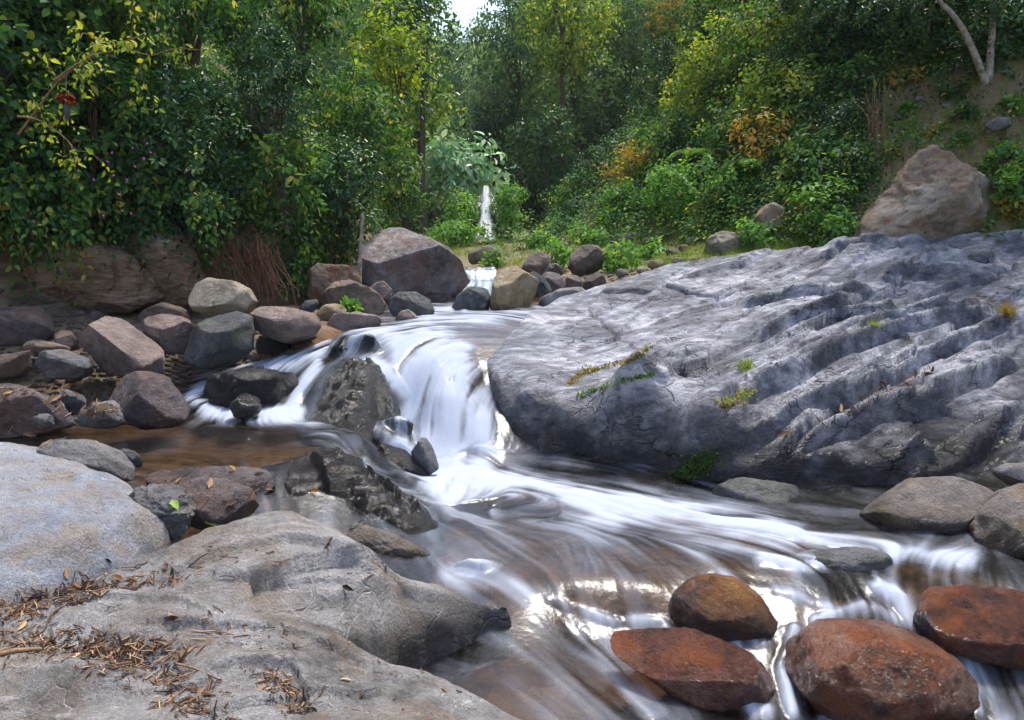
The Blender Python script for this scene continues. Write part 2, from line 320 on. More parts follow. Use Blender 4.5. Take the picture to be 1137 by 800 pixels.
# ------------------------------------------------------------------ rocks
def ico(sub):
    import bmesh
    bm = bmesh.new(); bmesh.ops.create_icosphere(bm, subdivisions=sub, radius=1)
    v = np.array([x.co[:] for x in bm.verts]); f = np.array([[q.index for q in x.verts] for x in bm.faces]); bm.free(); return v, f
ICO = {k: ico(k) for k in (3, 4, 5, 6)}
ROCKS = []                                        # meshes that litter may lie on
def boulder(label, outline, Y, mat, thick=.9, sub=5, seed=1, facets=9, rough=.05, box=.74, cuts=(), name='boulder', cat='boulder', group=None, fscale=1.0):
    """a solid body whose outline from the bank is the traced one: outline px at distance Y, thickness as a share of its mean radius"""
    rg = np.random.default_rng(seed); o = np.array(outline, float)
    d0 = Y / CF[1]
    cen = np.array([(o[:, 0].min() + o[:, 0].max()) / 2, (o[:, 1].min() + o[:, 1].max()) / 2]) * .6 + o.mean(0) * .4
    C = at_y(cen[0], cen[1], Y); k = np.dot(C - EYE, CF) / F_PX
    th = np.linspace(-math.pi, math.pi, 241); rad = np.zeros(241); q = (o - cen) * [1, -1]; qn = np.roll(q, -1, axis=0)
    for i, t in enumerate(th):
        d = np.array([math.cos(t), math.sin(t)]); best = 0
        for a, b in zip(q, qn):
            e = b - a; den = d[0] * e[1] - d[1] * e[0]
            if abs(den) < 1e-9: continue
            s = (a[0] * e[1] - a[1] * e[0]) / den; w = (a[0] * d[1] - a[1] * d[0]) / den
            if s > 0 and -1e-6 <= w <= 1 + 1e-6: best = max(best, s)
        rad[i] = best
    ks = np.array([1, 2, 3, 2, 1]) / 9.0; rad = np.convolve(np.r_[rad[-3:-1], rad, rad[1:3]], ks, 'valid') * k
    mr = rad.mean()
    v, f = ICO[sub]; a, b, c = v.T; rho = np.hypot(a, b); t = np.arctan2(b, a); Rt = np.interp(t, th, rad)
    P = np.stack([np.cos(t) * Rt * rho ** box, np.sin(t) * Rt * rho ** box, np.sign(c) * np.abs(c) ** box * mr * thick], -1)
    N = []
    for i in range(facets):
        n = rg.normal(size=3); n[2] = (-1 if i % 3 else 1) * (abs(n[2]) + .8); N.append((n / np.linalg.norm(n), rg.uniform(.62, .9)))
    for i in range(16):
        n = rg.normal(size=3); n[2] -= .3; N.append((n / np.linalg.norm(n), rg.uniform(.84, .97)))
    for cu in cuts: n = np.array(cu[:3], float); N.append((n / np.linalg.norm(n), cu[3]))
    for n, qf in N:
        s = P @ n; off = s.max() * qf; P = P - n[None] * np.maximum(s - off, 0)[:, None] * .96
    L = np.linalg.norm(P, axis=1)[:, None]; dirn = P / (L + 1e-9); sp = 1.7 / mr * fscale; so = seed * 3.7
    dis = fbm(P[:, 0] * sp + so, P[:, 1] * sp, P[:, 2] * sp, o=5, seed=seed) * rough * 1.6 + (fbm(P[:, 0] * sp * 2.2 + so, P[:, 1] * sp * 2.2, P[:, 2] * sp * 2.2, o=3, seed=seed + 5, ridged=True) - .3) * rough * .6
    dis = dis + fbm(P[:, 0] * sp * 7 + so, P[:, 1] * sp * 7, P[:, 2] * sp * 7, o=3, seed=seed + 9, gain=.6) * rough * .35 - np.maximum(fbm(P[:, 0] * sp * 1.5, P[:, 1] * sp * 1.5 + so, P[:, 2] * sp * 1.5, o=3, seed=seed + 8, ridged=True) - .45, 0) * rough * 1.2
    P = P + dirn * (dis * mr)[:, None]
    Wd = C[None] + P[:, :1] * CR + P[:, 1:2] * CU + P[:, 2:] * CF
    base = (C[0], C[1], Wd[:, 2].min())
    ob = tag(mesh_np(name, Wd, f[:, ::-1], mat, loc=base), label, cat, group); ROCKS.append(ob); return ob

STR = ((0, 0, R(-36)), (.7, 1.3, 1.3))
M_SLAB = rock_mat('grey_blue_slab', (.070, .074, .09), (.33, .345, .39), (.92, .92, .95), stain=(.10, .10, .115), stain_amt=.65, lichen=.5, wet_z=(.18, .74), wet_dark=.12, stretch=STR, rough=.5, crack=.7, wob=.9, grime=.4)
M_FORE = rock_mat('pale_foreground_rock', (.30, .285, .265), (.72, .685, .64), (.98, .95, .90), stain=(.50, .36, .23), stain_amt=.6, lichen=.45, wet_z=(-.12, .16), rough=.7, bump=1.5, crack=.35, grime=.12)
M_WHITE = rock_mat('blue_white_rock', (.48, .52, .60), (.80, .86, .97), (.98, .99, 1.0), stain=(.78, .58, .36), stain_amt=.6, bump=1.4, lichen=.2, rough=.7)
M_BIG = rock_mat('grey_red_rock', (.12, .10, .10), (.34, .30, .28), (.60, .57, .53), stain=(.30, .17, .14), stain_amt=.75, lichen=.6)
M_CREAM = rock_mat('cream_rock', (.34, .28, .19), (.55, .47, .34), (.66, .60, .47), lichen=.2)
M_BROWN = rock_mat('brown_rock', (.11, .075, .055), (.26, .18, .13), (.42, .31, .23), stain=(.12, .10, .10), stain_amt=.5, lichen=.3)
M_PINK = rock_mat('pink_brown_rock', (.20, .14, .11), (.40, .29, .24), (.54, .42, .36), stain=(.14, .12, .12), stain_amt=.4, lichen=.25)
M_DARKGREY = rock_mat('dark_grey_rock', (.045, .05, .055), (.12, .125, .13), (.26, .26, .27), stain=(.16, .17, .09), stain_amt=.4, lichen=.3)
M_GREY = rock_mat('mid_grey_rock', (.12, .12, .125), (.27, .265, .26), (.42, .41, .39), stain=(.25, .2, .14), stain_amt=.4, lichen=.3)
M_PURP = rock_mat('purple_brown_rock', (.055, .045, .05), (.14, .11, .115), (.27, .22, .21), stain=(.26, .12, .055), stain_amt=.5, lichen=.35, rough=.5)
M_REDWET = rock_mat('wet_red_rock', (.06, .018, .012), (.40, .11, .045), (.66, .36, .26), stain=(.98, .25, .02), stain_amt=.55, lichen=.15, lich_col=(.7, .6, .55), wet_z=(-.5, .12), wet_dark=.4, bump=1.4, rough=.34)
M_ORANGE = rock_mat('wet_orange_rock', (.16, .045, .012), (.65, .20, .03), (.98, .46, .09), stain=(.95, .42, .07), stain_amt=.6, lichen=.1, wet_z=(-.2, .16), wet_dark=.2, bump=1.7, rough=.32)
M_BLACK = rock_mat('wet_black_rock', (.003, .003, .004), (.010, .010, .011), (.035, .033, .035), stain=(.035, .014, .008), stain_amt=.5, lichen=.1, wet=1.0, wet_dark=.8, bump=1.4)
M_TAN = rock_mat('tan_rock', (.18, .13, .09), (.46, .36, .25), (.72, .62, .48), stain=(.45, .20, .07), stain_amt=.6, lichen=.5, moss=.35)
M_MOSSY = rock_mat('mossy_rock', (.14, .12, .08), (.32, .27, .19), (.46, .41, .31), lichen=.3, moss=.7)
M_RUST = rock_mat('rusty_rock', (.10, .045, .025), (.28, .13, .07), (.48, .32, .2), stain=(.45, .38, .28), stain_amt=.6, lichen=.25)
M_GOLD = rock_mat('golden_rock', (.26, .17, .07), (.50, .38, .2), (.62, .53, .37), lichen=.25, stain=(.3, .2, .06), stain_amt=.4)
M_RIVER = rock_mat('low_river_rock', (.13, .11, .10), (.29, .25, .22), (.46, .40, .34), stain=(.4, .24, .08), stain_amt=.5, lichen=.25, wet_z=(-.05, .14), wet_dark=.3, rough=.6)

def rockfield(name, label, cat, outline, ctrl, mat, res=.012, edge=.07, steep=5.0, bottom=-.55, ledges=(), strata=None, amp=.02, seed=1, pad=.25, lscale=1.0, terrace=0, plate=()):
    """solid rock as a fine height field: top through traced points (px, py, z), rounded edge and steep sides down below the water"""
    cw = [(*at_z(*c)[:2], c[2]) for c in ctrl]; ow = [(*at_z(*c)[:2], c[2]) for c in outline]
    rb = RBF(cw + ow, 1e-3); poly = np.array(ow)[:, :2]
    x0, y0 = poly.min(0) - pad; x1, y1 = poly.max(0) + pad
    xs = np.arange(x0, x1, res); ys = np.arange(y0, y1, res); X, Y = np.meshgrid(xs, ys)
    wx, wy = X + .05 * fbm(X * 3, Y * 3, o=4, seed=seed), Y + .05 * fbm(X * 3 + 50, Y * 3, o=4, seed=seed + 1)
    Z = rb(X, Y); sd = poly_sd(wx, wy, poly)
    for l in ledges:
        pts, h, fall = l[:3]; h = h * lscale; wpts = []
        for (px, py) in pts:                                       # trace point onto the smooth top
            d = ray(px, py); tY = np.linspace(y0 - 2, y1 + 2, 500); PP = EYE[None] + d[None] * (tY / d[1])[:, None]
            b = PP[:, 2] < rb(PP[:, 0], PP[:, 1]); wpts.append(PP[np.argmax(b)][:2] if b.any() else PP[-1][:2])
        dd, tt, ss = seg_dist(X + .014 * fbm(X * 5, Y * 5, o=3, seed=seed + 7), Y + .014 * fbm(X * 5 + 9, Y * 5, o=3, seed=seed + 8), wpts)
        endf = sstep(0, .12, tt) * sstep(1, .88, tt); w = l[3] if len(l) > 3 else .022
        Z = Z + h * endf * np.where(ss > 0, np.exp(-dd / fall), np.exp(-(dd / w) ** 2) * 1.0 - .25 * np.exp(-((dd - w * 1.6) / (w * 1.5)) ** 2))
        if lscale > 1: Z = Z - .04 * endf * np.exp(-((dd - .02) / .014) ** 2) * (ss < 0)
    nz = fbm(X * 2.2, Y * 2.2, o=5, seed=seed + 3) * amp * 2 + fbm(X * 14, Y * 14, o=4, seed=seed + 4, gain=.6) * amp * .4
    if strata:
        an, fr, sa = strata; u = X * math.cos(an) + Y * math.sin(an); v = -X * math.sin(an) + Y * math.cos(an)
        s1 = fbm(u * fr * .12 + 7, v * fr, o=4, seed=seed + 5, ridged=True); s2 = (-v * fr + .55 * vnoise(u * .5, v * .9, seed=seed + 6) + .12 * fbm(u * 4, v * 4, o=3, seed=seed + 2)) % 1.0
        sw = s2 - .5; bl = sstep(.93, 1.0, s2); sw = sw * (1 - bl) + bl * (-.5)
        nz = nz + sa * (sw * 1.7) * sstep(.5, 2.4, X) * (.35 + .65 * sstep(-.25, .3, vnoise(X * .9 + 3, Y * .9, seed=seed + 9)))
    for (an, fu_, fv_, pa, ti, m0, m1) in plate:
        u = X * math.cos(an) + Y * math.sin(an) + .06 * fbm(X * 3, Y * 3, o=4, seed=seed + 31); v = -X * math.sin(an) + Y * math.cos(an) + .04 * fbm(X * 3, Y * 3, o=4, seed=seed + 32)
        nz = nz + plates(u * fu_, v * fv_, seed + int(fv_ * 10), pa, ti) * (sstep(m0, m1, X) if m1 > m0 else 1) * sstep(-.05, .35, sd)
    Z = Z + nz
    if terrace:
        q = Z / terrace + .8 * fbm(X * 2.5, Y * 2.5, o=3, seed=seed + 40); fr_ = q - np.floor(q); Z = Z + terrace * .85 * (sstep(.45, 1.0, fr_) - fr_) * .8
    e = np.clip(edge - sd, 0, edge); Z = Z - (edge - np.sqrt(np.maximum(edge * edge - e * e, 0))) - np.maximum(-sd, 0) * steep
    v = np.stack([X, Y, Z], -1).reshape(-1, 3); f = grid_faces(len(xs), len(ys)); zf = Z.ravel()[f]
    f = f[zf.max(1) > bottom]; v, f, _ = compact(v, f, {})
    base = (poly[:, 0].mean(), poly[:, 1].mean(), max(bottom, v[:, 2].min()))
    ob = tag(mesh_np(name, v, f, mat, loc=base), label, cat); ROCKS.append(ob); return ob

# the big right-hand slab
def zc(px, py, Y): return (px, py, float(at_y(px, py, Y)[2]))
rockfield('rock_slab', 'huge smooth blue grey rock slab with long diagonal ledges, filling the right bank', 'rock slab',
  [zc(*p) for p in [(532,402,7.75),(550,432,7.25),(566,470,6.98),(585,508,6.72),(640,526,6.5),(700,540,6.28),(780,560,5.93),(860,572,5.75),(960,575,5.7),(1060,560,5.8),(1250,540,5.9),
                    (1400,400,7.5),(1300,232,9.9),(1137,252,9.85),(1030,263,10.1),(950,267,10.3),(880,273,10.4),(800,282,10.4),(740,293,10.3),(680,311,10.0),(620,328,9.65),(583,347,9.0),(555,375,8.3)]],
  [zc(*p) for p in [(560,422,7.3),(575,455,6.95),(620,462,6.68),(700,476,6.34),(780,486,6.02),(600,400,7.75),(640,430,7.1),(650,380,8.2),(680,350,8.9),(700,420,7.2),(760,400,7.5),(740,330,9.2),(800,320,9.5),(780,440,6.7),
                    (850,350,8.6),(900,420,7.0),(860,470,6.35),(880,515,5.9),(960,510,5.95),(940,540,5.75),(1000,400,7.4),(1000,320,9.0),(1030,480,6.3),(1030,530,5.85),(1137,450,6.7),(1137,350,8.2),(1137,500,6.1),(1080,300,9.3),(900,300,9.7),(1250,300,9.2),(1250,450,6.8)]],
  M_SLAB, res=.014, edge=.10, steep=6, strata=(R(36), 2.6, .028), amp=.006, seed=21, plate=[(R(36), .36, 3.0, .085, .17, .1, 1.6), (R(33), .9, 7.0, .03, .07, .5, 1.7), (R(75), .45, .8, .03, .08, -1, .4)], lscale=1.15,
  ledges=[([(786,478),(843,445),(892,422),(934,399),(983,383),(1018,378),(1075,364),(1110,350)], .16, .35),
          ([(790,510),(850,490),(878,476),(934,455),(983,427),(1029,402),(1075,385),(1137,352)], .15, .22),
          ([(868,522),(888,510),(948,483),(997,466),(1043,453),(1089,422),(1137,395)], .17, .30),
          ([(836,387),(878,364),(920,355),(945,361),(969,364),(1000,350)], .14, .35),
          ([(820,345),(853,339),(906,330),(934,339),(969,348)], .10, .5),
          ([(948,390),(976,374),(1018,374),(1060,366)], .09, .2),
          ([(1018,303),(1047,294),(1075,299),(1110,290)], .12, .3),
          ([(920,281),(955,273),(994,276),(1030,270)], .09, .3),
          ([(973,330),(1004,317),(1036,308),(1075,308),(1120,316)], .12, .3),
          ([(1020,332),(1054,316),(1080,310),(1137,300)], .07, .25),
          ([(610,470),(680,455),(740,420),(760,405),(790,395)], .035, .3, .02),
          ([(560,455),(620,462),(690,448),(735,430)], .05, .3),
          ([(790,545),(860,528),(930,520),(1000,528),(1050,520)], .10, .2),
          ([(1000,560),(1060,520),(1100,480),(1137,450)], .10, .25),
          ([(880,400),(930,380),(965,366)], .06, .2),
          ([(650,330),(740,322),(800,330),(850,326)], .03, .6)])
boulder('flat dark layered rock wedged at the water under the big slab', [(774,545),(812,530),(870,536),(918,548),(905,575),(860,572),(800,566)], 5.75, M_DARKGREY, thick=.8, seed=31, rough=.05, cuts=[(0, .8, -.6, .55)])
boulder('flat tan rock with a broad sunlit top at the foot of the big slab', [(945,578),(975,560),(1020,533),(1070,530),(1116,541),(1098,565),(1082,590),(1050,606),(1000,604)], 5.35, M_RIVER, thick=1.0, seed=32, rough=.03, cuts=[(0, .75, -.66, .45)])
boulder('tan rock cut by the right picture edge at the water side', [(1068,608),(1088,575),(1112,548),(1145,538),(1210,550),(1210,620),(1140,628)], 5.05, M_RIVER, thick=.9, seed=33, cuts=[(-.1, .75, -.66, .5)])
boulder('small grey rock resting above the tan river rocks', [(1098,524),(1120,515),(1180,513),(1180,545),(1130,544)], 5.5, M_GREY, thick=.8, sub=4, seed=34)

# foreground rocks on the near left bank
rockfield('foreground_rock', 'broad pale flat rock sheet littered with brown twigs in the near corner', 'rock',
  [(-120,690,.46),(0,668,.46),(70,655,.47),(130,654,.45),(200,664,.42),(300,683,.36),(360,700,.31),(420,730,.22),(520,764,.12),(600,800,.03),(690,870,-.05),(640,1000,0),(200,1150,.2),(-150,1000,.4)],
  [(150,700,.43),(60,700,.42),(250,720,.40),(330,735,.36),(420,760,.28),(200,770,.38),(300,800,.40),(450,800,.28),(90,735,.38),(150,740,.36),(330,770,.34)],
  M_FORE, res=.008, edge=.045, steep=11, lscale=.8, amp=.014, seed=41, bottom=-.6, plate=[(R(8), .8, 1.9, .05, .12, 0, 0), (R(25), 3, 6, .015, .04, 0, 0)],
  ledges=[([(150,690),(230,692),(300,700),(360,715),(420,745)], .035, .2, .02), ([(60,672),(120,662),(200,672),(240,690)], .03, .12, .02), ([(220,760),(260,742),(330,745),(350,790)], .05, .12, .02)])
boulder('smooth grey rock sheet in the very bottom left corner', [(-80,745),(40,736),(100,741),(160,760),(215,785),(240,830),(120,870),(-80,850)], 2.62, M_FORE, thick=1.0, seed=42, facets=4, rough=.02, cuts=[(.1, .8, -.6, .5)], name='foreground_rock', cat='rock')
rockfield('foreground_rock', 'wedge shaped pale rock pointing out into the stream, dark flank over water', 'rock',
  [(80,650,.42),(140,622,.46),(200,598,.47),(270,578,.46),(330,566,.44),(368,586,.38),(410,612,.28),(455,642,.14),(510,660,.06),(566,674,-.02),(540,690,-.08),(450,705,.0),(380,700,.18),(300,688,.3),(180,672,.38)],
  [(250,620,.46),(330,600,.45),(200,640,.43),(300,650,.36),(380,640,.32),(420,650,.24),(470,668,.1),(350,660,.30)],
  M_FORE, res=.008, edge=.04, steep=11, lscale=.8, amp=.016, seed=43, plate=[(R(20), 1.1, 2.4, .05, .14, 0, 0), (R(10), 4, 8, .015, .04, 0, 0)], ledges=[([(170,652),(230,622),(280,610),(320,602),(380,618),(430,650)], .05, .22, .03), ([(330,672),(390,655),(440,652),(560,672)], .04, .15, .03), ([(240,650),(300,636),(340,640),(400,650)], .03, .1, .02)])
rockfield('foreground_rock', 'large smooth blue white rock at the left edge beside the amber pool', 'rock',
  [(-110,500,.62),(0,489,.62),(45,492,.60),(100,513,.57),(150,536,.52),(180,556,.47),(187,574,.42),(160,602,.37),(95,642,.36),(0,668,.38),(-110,690,.38)],
  [(60,540,.60),(120,560,.55),(20,600,.52),(90,605,.47),(0,540,.63),(150,575,.47),(40,640,.42)], M_WHITE, res=.009, edge=.10, steep=7, amp=.016, seed=44, lscale=.8, plate=[(R(15), .8, 1.4, .03, .10, 0, 0)],
  ledges=[([(20,640),(80,610),(140,585),(180,570)], .03, .15, .03), ([(40,525),(80,530),(110,545)], .03, .2, .03)])
boulder('low tan rock between the blue white boulder and the amber pool', [(30,497),(60,488),(95,489),(130,503),(158,524),(150,540),(90,530),(40,520)], 4.9, M_GREY, thick=.9, seed=45, rough=.04)
boulder('upright rough grey rock against the right side of blue white boulder', [(140,560),(158,540),(182,536),(204,552),(214,580),(205,606),(150,608)], 4.3, M_GREY, thick=1.0, sub=6, seed=46, facets=14, rough=.12, box=.66)
boulder('grey rock with brown leaves on top in the gap behind the wedge rock', [(185,545),(205,530),(245,533),(280,545),(290,562),(275,580),(230,588),(195,585)], 4.55, M_PURP, thick=.9, seed=47, rough=.04, cuts=[(0, .85, -.5, .5)])
boulder('flat dark rock at the near rim of the amber pool', [(140,528),(175,520),(230,516),(290,520),(315,535),(305,556),(260,560),(200,545),(150,540)], 5.0, M_PURP, thick=.8, seed=48, rough=.04, cuts=[(0, .9, -.4, .5)])
boulder('small dark rock poking up behind the low tan rock', [(125,505),(140,497),(155,503),(160,518),(140,522)], 5.2, M_DARKGREY, thick=.8, sub=4, seed=49)
# wet ledge between amber pool and lower pool
def wz(px, py):
    d = ray(px, py); Y = np.linspace(3, 10, 1500); P = EYE[None] + d[None] * (Y / d[1])[:, None]; b = P[:, 2] < water_rbf(P[:, 0], P[:, 1]); return float(P[np.argmax(b)][2])
rockfield('wet_ledge', 'black stepped wet bedrock with thin water running over it below the amber pool', 'rock ledge',
  [(x, y, wz(x, y) - .06) for x, y in [(282,522),(310,512),(345,506),(385,505),(418,514),(440,534),(462,555),(490,582),(496,600),(470,608),(430,606),(385,596),(345,582),(300,562)]],
  [(x, y, wz(x, y) + h) for x, y, h in [(325,528,.04),(365,524,.05),(402,530,.06),(345,552,.09),(390,555,.10),(428,556,.08),(455,578,.06),(412,585,.09),(368,577,.10),(440,590,.05),(310,545,.06)]],
  M_BLACK, res=.008, edge=.04, steep=3, amp=.018, seed=50, terrace=.07, plate=[(R(-50), 1.6, 5, .05, .14, 0, 0), (R(-35), 5, 12, .022, .06, 0, 0)])
boulder('wet brown rock strip at the water beside the wedge rock', [(360,590),(400,582),(440,596),(475,612),(500,625),(470,640),(420,625),(380,610)], 4.75, M_RIVER, thick=.8, seed=51, rough=.06)
boulder('ridge of dark wet rock left of the pointed stone in the falls', [(405,500),(425,492),(448,500),(470,520),(492,536),(470,545),(440,535),(415,522)], 6.15, M_BLACK, thick=.7, seed=52, rough=.07)
boulder('small pointed grey stone standing in white water below the falls', [(456,502),(470,482),(478,492),(489,520),(475,530),(460,520)], 6.2, M_DARKGREY, thick=.8, sub=4, seed=53, name='stone', cat='stone')
# rocks in the upper cascade
boulder('black wet rock block between two channels of the left cascade', [(212,446),(226,425),(246,408),(285,408),(325,414),(340,432),(335,452),(300,460),(250,456),(220,452)], 6.95, M_BLACK, thick=.8, sub=6, seed=54, rough=.10, facets=12, box=.66, fscale=1.3, cuts=[(0, .9, -.5, .75), (-.5, .2, -.85, .6)])
boulder('small black stone in front of the block in the left cascade', [(255,450),(270,436),(285,440),(293,455),(280,466),(260,464)], 6.5, M_BLACK, thick=.8, sub=4, seed=55, name='stone', cat='stone')
rockfield('wet_ledge', 'dark stepped wet bedrock in the middle of the cascade between the two white channels', 'rock ledge',
  [(x, y, wz(x, y) - .05) for x, y in [(318,455),(328,430),(345,408),(372,392),(405,386),(430,392),(446,412),(452,440),(450,470),(425,488),(380,486),(340,478)]],
  [(x, y, wz(x, y) + h) for x, y, h in [(372,402,-.03),(400,400,.02),(425,415,.035),(346,430,-.03),(385,428,.045),(415,440,.05),(340,455,-.02),(372,458,.045),(410,465,.05),(435,455,.035),(395,476,.04)]],
  M_BLACK, res=.009, edge=.04, steep=2.5, amp=.018, seed=56, terrace=.08, plate=[(R(-12), 1.6, 5, .05, .15, 0, 0), (R(15), 5, 12, .022, .06, 0, 0)])

boulder('dark rounded rock half under white water at the left of main fall', [(404,482),(420,470),(445,462),(460,472),(455,492),(425,498)], 6.75, M_BLACK, thick=.7, sub=4, seed=58)
boulder('dark rock lip the water pours over, top of the cascade', [(362,388),(380,374),(412,372),(425,385),(420,402),(390,404),(368,402)], 7.65, M_BLACK, thick=.8, sub=4, seed=59)

# boulders along the left bank
M_EARTH = rock_mat('eroded_earth_rock', (.22, .13, .075), (.58, .38, .23), (.88, .66, .45), stain=(.34, .20, .11), stain_amt=.6, lichen=.1, stretch=((0, 0, 0), (.7, .7, 3.2)), rough=.9, bump=1.3)
boulder('eroded tan earth bank face under the hanging creeper, left part', [(-90,350),(-90,272),(0,268),(60,262),(110,266),(160,285),(190,318),(175,348),(60,352)], 8.75, M_EARTH, thick=.35, sub=6, seed=301, rough=.10, box=.5, fscale=2.2, name='earth_bank', cat='earth bank')
boulder('eroded tan earth bank face with a pale patch, right of the hanging creeper', [(110,345),(125,290),(150,262),(175,252),(205,268),(222,300),(232,330),(200,345),(150,352)], 9.1, M_EARTH, thick=.5, sub=6, seed=302, rough=.10, box=.5, fscale=1.6, name='earth_bank', cat='earth bank')
_r = np.random.default_rng(77)
for i in range(46):
    px, py = _r.uniform(-10, 345), _r.uniform(352, 420); py = min(py, 412 - .05 * px); r = _r.uniform(5, 13) * (1 if i % 4 else 1.4); q = hit(px, py)
    if q[1] > 9.5: continue
    boulder('small broken stone wedged between the larger boulders of the left bank', [(px + r * 1.25 * math.cos(a) * _r.uniform(.8, 1.2), py - r * .75 * math.sin(a) * _r.uniform(.8, 1.2)) for a in np.linspace(0, 2 * math.pi, 8, endpoint=False)], q[1],
            [M_BROWN, M_PINK, M_GREY, M_PURP][i % 4], sub=3, seed=700 + i, name='stone', cat='stone', group='rubble between the boulders of the left bank')
boulder('rounded cream boulder perched on top of the dark grey boulder', [(211,330),(215,315),(230,308),(262,313),(281,323),(285,335),(278,348),(240,352),(214,349)], 8.2, M_CREAM, thick=.9, seed=60, facets=5, rough=.025)
boulder('squarish dark grey boulder under the cream boulder', [(206,405),(212,372),(225,353),(262,345),(279,349),(283,365),(280,387),(264,402),(235,414),(212,414)], 7.6, M_DARKGREY, thick=.9, seed=61, facets=6, rough=.03, cuts=[(0, .8, -.6, .8)])
boulder('long tan boulder overhanging a black hollow at the top of left cascade', [(277,352),(290,340),(325,342),(350,349),(356,362),(346,377),(320,382),(290,372),(279,362)], 7.85, M_PINK, thick=1.1, seed=62, facets=5, rough=.03, cuts=[(0, .8, -.6, .75)])
boulder('rock coloured black as the shade under the long tan boulder', [(282,372),(310,374),(345,376),(335,388),(305,400),(285,398)], 8.0, M_BLACK, thick=.9, sub=4, seed=63)  # black material paints in the shade beneath the overhanging boulder
boulder('big angular brown boulder with a slanted sunlit top on the left bank', [(82,380),(98,363),(112,349),(124,349),(150,366),(175,388),(190,404),(182,416),(150,420),(112,415),(104,396)], 7.3, M_PINK, thick=.9, seed=64, facets=4, rough=.04, cuts=[(.45, .75, -.5, .55), (-.4, -.35, -.85, .6)])
boulder('rounded pink brown boulder between angular boulder and dark grey one', [(152,366),(163,351),(187,347),(216,358),(212,370),(204,392),(180,394),(162,382)], 7.7, M_PINK, thick=.9, seed=65, cuts=[(0, .8, -.6, .7)])
boulder('flat tan boulder tucked behind the pink brown boulder', [(148,360),(160,345),(182,336),(205,343),(222,355),(200,362)], 8.2, M_BROWN, thick=.8, sub=4, seed=66)
boulder('round purple boulder with rust orange patches at the amber pool', [(116,445),(130,420),(155,412),(182,418),(200,435),(206,452),(213,470),(190,476),(150,477),(122,466)], 6.45, M_PURP, thick=.95, seed=67, facets=4, rough=.03)
boulder('small oval grey stone in the amber pool beside purple boulder', [(86,458),(100,446),(120,444),(140,455),(146,470),(120,476),(92,474)], 6.2, M_GREY, thick=.9, sub=4, seed=68, facets=3, name='stone', cat='stone')
boulder('oval grey boulder left of the angular brown boulder', [(38,400),(46,390),(70,389),(100,399),(108,412),(88,422),(55,422),(40,412)], 7.0, M_GREY, thick=.9, seed=69, facets=4)
boulder('low brown rock at the left edge next to oval grey boulder', [(-40,400),(0,396),(35,388),(44,398),(40,416),(0,420),(-40,420)], 7.1, M_BROWN, thick=.8, seed=70)
boulder('large purple brown block under the earth wall at left edge', [(-60,350),(0,343),(38,339),(50,350),(58,370),(42,382),(0,392),(-60,395)], 7.75, M_PURP, thick=.9, seed=71)
boulder('dark low rock strewn with dead leaves in the lower left corner of the pool', [(-60,440),(0,428),(28,430),(60,446),(82,470),(60,484),(0,488),(-60,490)], 6.1, M_PURP, thick=.9, seed=72, rough=.05)
boulder('pale flat stone at the left rim of the amber pool', [(34,466),(46,458),(58,462),(60,474),(44,478)], 5.95, M_GREY, thick=.8, sub=4, seed=73, name='stone', cat='stone')
boulder('small brown stone behind the oval grey boulder', [(58,376),(66,367),(82,367),(90,378),(84,390),(64,390)], 7.5, M_BROWN, thick=.8, sub=4, seed=74, name='stone', cat='stone')
boulder('slim brown rock ledge above the oval grey boulder', [(16,388),(30,378),(58,380),(84,388),(80,398),(40,396)], 7.35, M_BROWN, thick=.8, sub=4, seed=75)
boulder('dark flat rock beside dead leaves between oval boulder and pool', [(40,440),(70,432),(100,444),(96,460),(60,462)], 6.5, M_DARKGREY, thick=.8, sub=4, seed=76)

# upper stream boulders
boulder('biggest angular grey boulder upstream with a reddish undercut face', [(398,318),(402,272),(413,250),(440,247),(470,262),(505,278),(523,293),(521,312),(508,328),(490,338),(450,334),(408,326)], 11.0, M_BIG, thick=.9, sub=6, seed=80, facets=2, fscale=1.5, rough=.03, box=.75, cuts=[(-.15, .72, -.6, .52), (.25, -.42, -.87, .5)])
boulder('rust stained block behind the brown boulder at the left of big angular one', [(339,338),(341,302),(354,293),(398,296),(403,312),(398,334),(360,342)], 10.2, M_RUST, thick=.8, seed=81)
boulder('dark brown boulder in front of the rust stained block', [(352,342),(360,320),(368,312),(388,310),(412,320),(430,335),(433,348),(410,356),(375,352)], 9.5, M_BROWN, thick=.9, seed=82, rough=.05)
boulder('small round tan stone peeping over the dark brown boulder', [(408,326),(414,315),(426,312),(436,322),(434,336),(418,338)], 9.9, M_PINK, thick=.9, sub=4, seed=83, name='stone', cat='stone')
boulder('dark blue grey rounded boulder below the big angular one', [(428,335),(438,325),(462,324),(478,333),(484,346),(476,356),(450,358),(432,350)], 9.3, M_DARKGREY, thick=.9, seed=84, facets=3)
boulder('small pink stone at the lip beside dark blue boulder', [(436,358),(444,346),(454,343),(464,352),(468,362),(450,366)], 8.9, M_PINK, thick=.9, sub=4, seed=85, name='stone', cat='stone')
boulder('yellowish rock behind the long tan boulder', [(348,350),(360,338),(376,336),(386,345),(384,354),(360,357)], 9.0, M_GOLD, thick=.8, sub=4, seed=86)
boulder('flat tan rock shelf at the left lip of cascade', [(352,362),(370,349),(400,347),(428,352),(432,362),(405,370),(370,372)], 8.5, M_PINK, thick=.9, sub=4, seed=87, rough=.06)
boulder('bluish smooth stone beside the roots behind the long tan boulder', [(330,345),(340,334),(352,332),(356,340),(348,348)], 9.4, M_DARKGREY, thick=.8, sub=4, seed=88, name='stone', cat='stone')
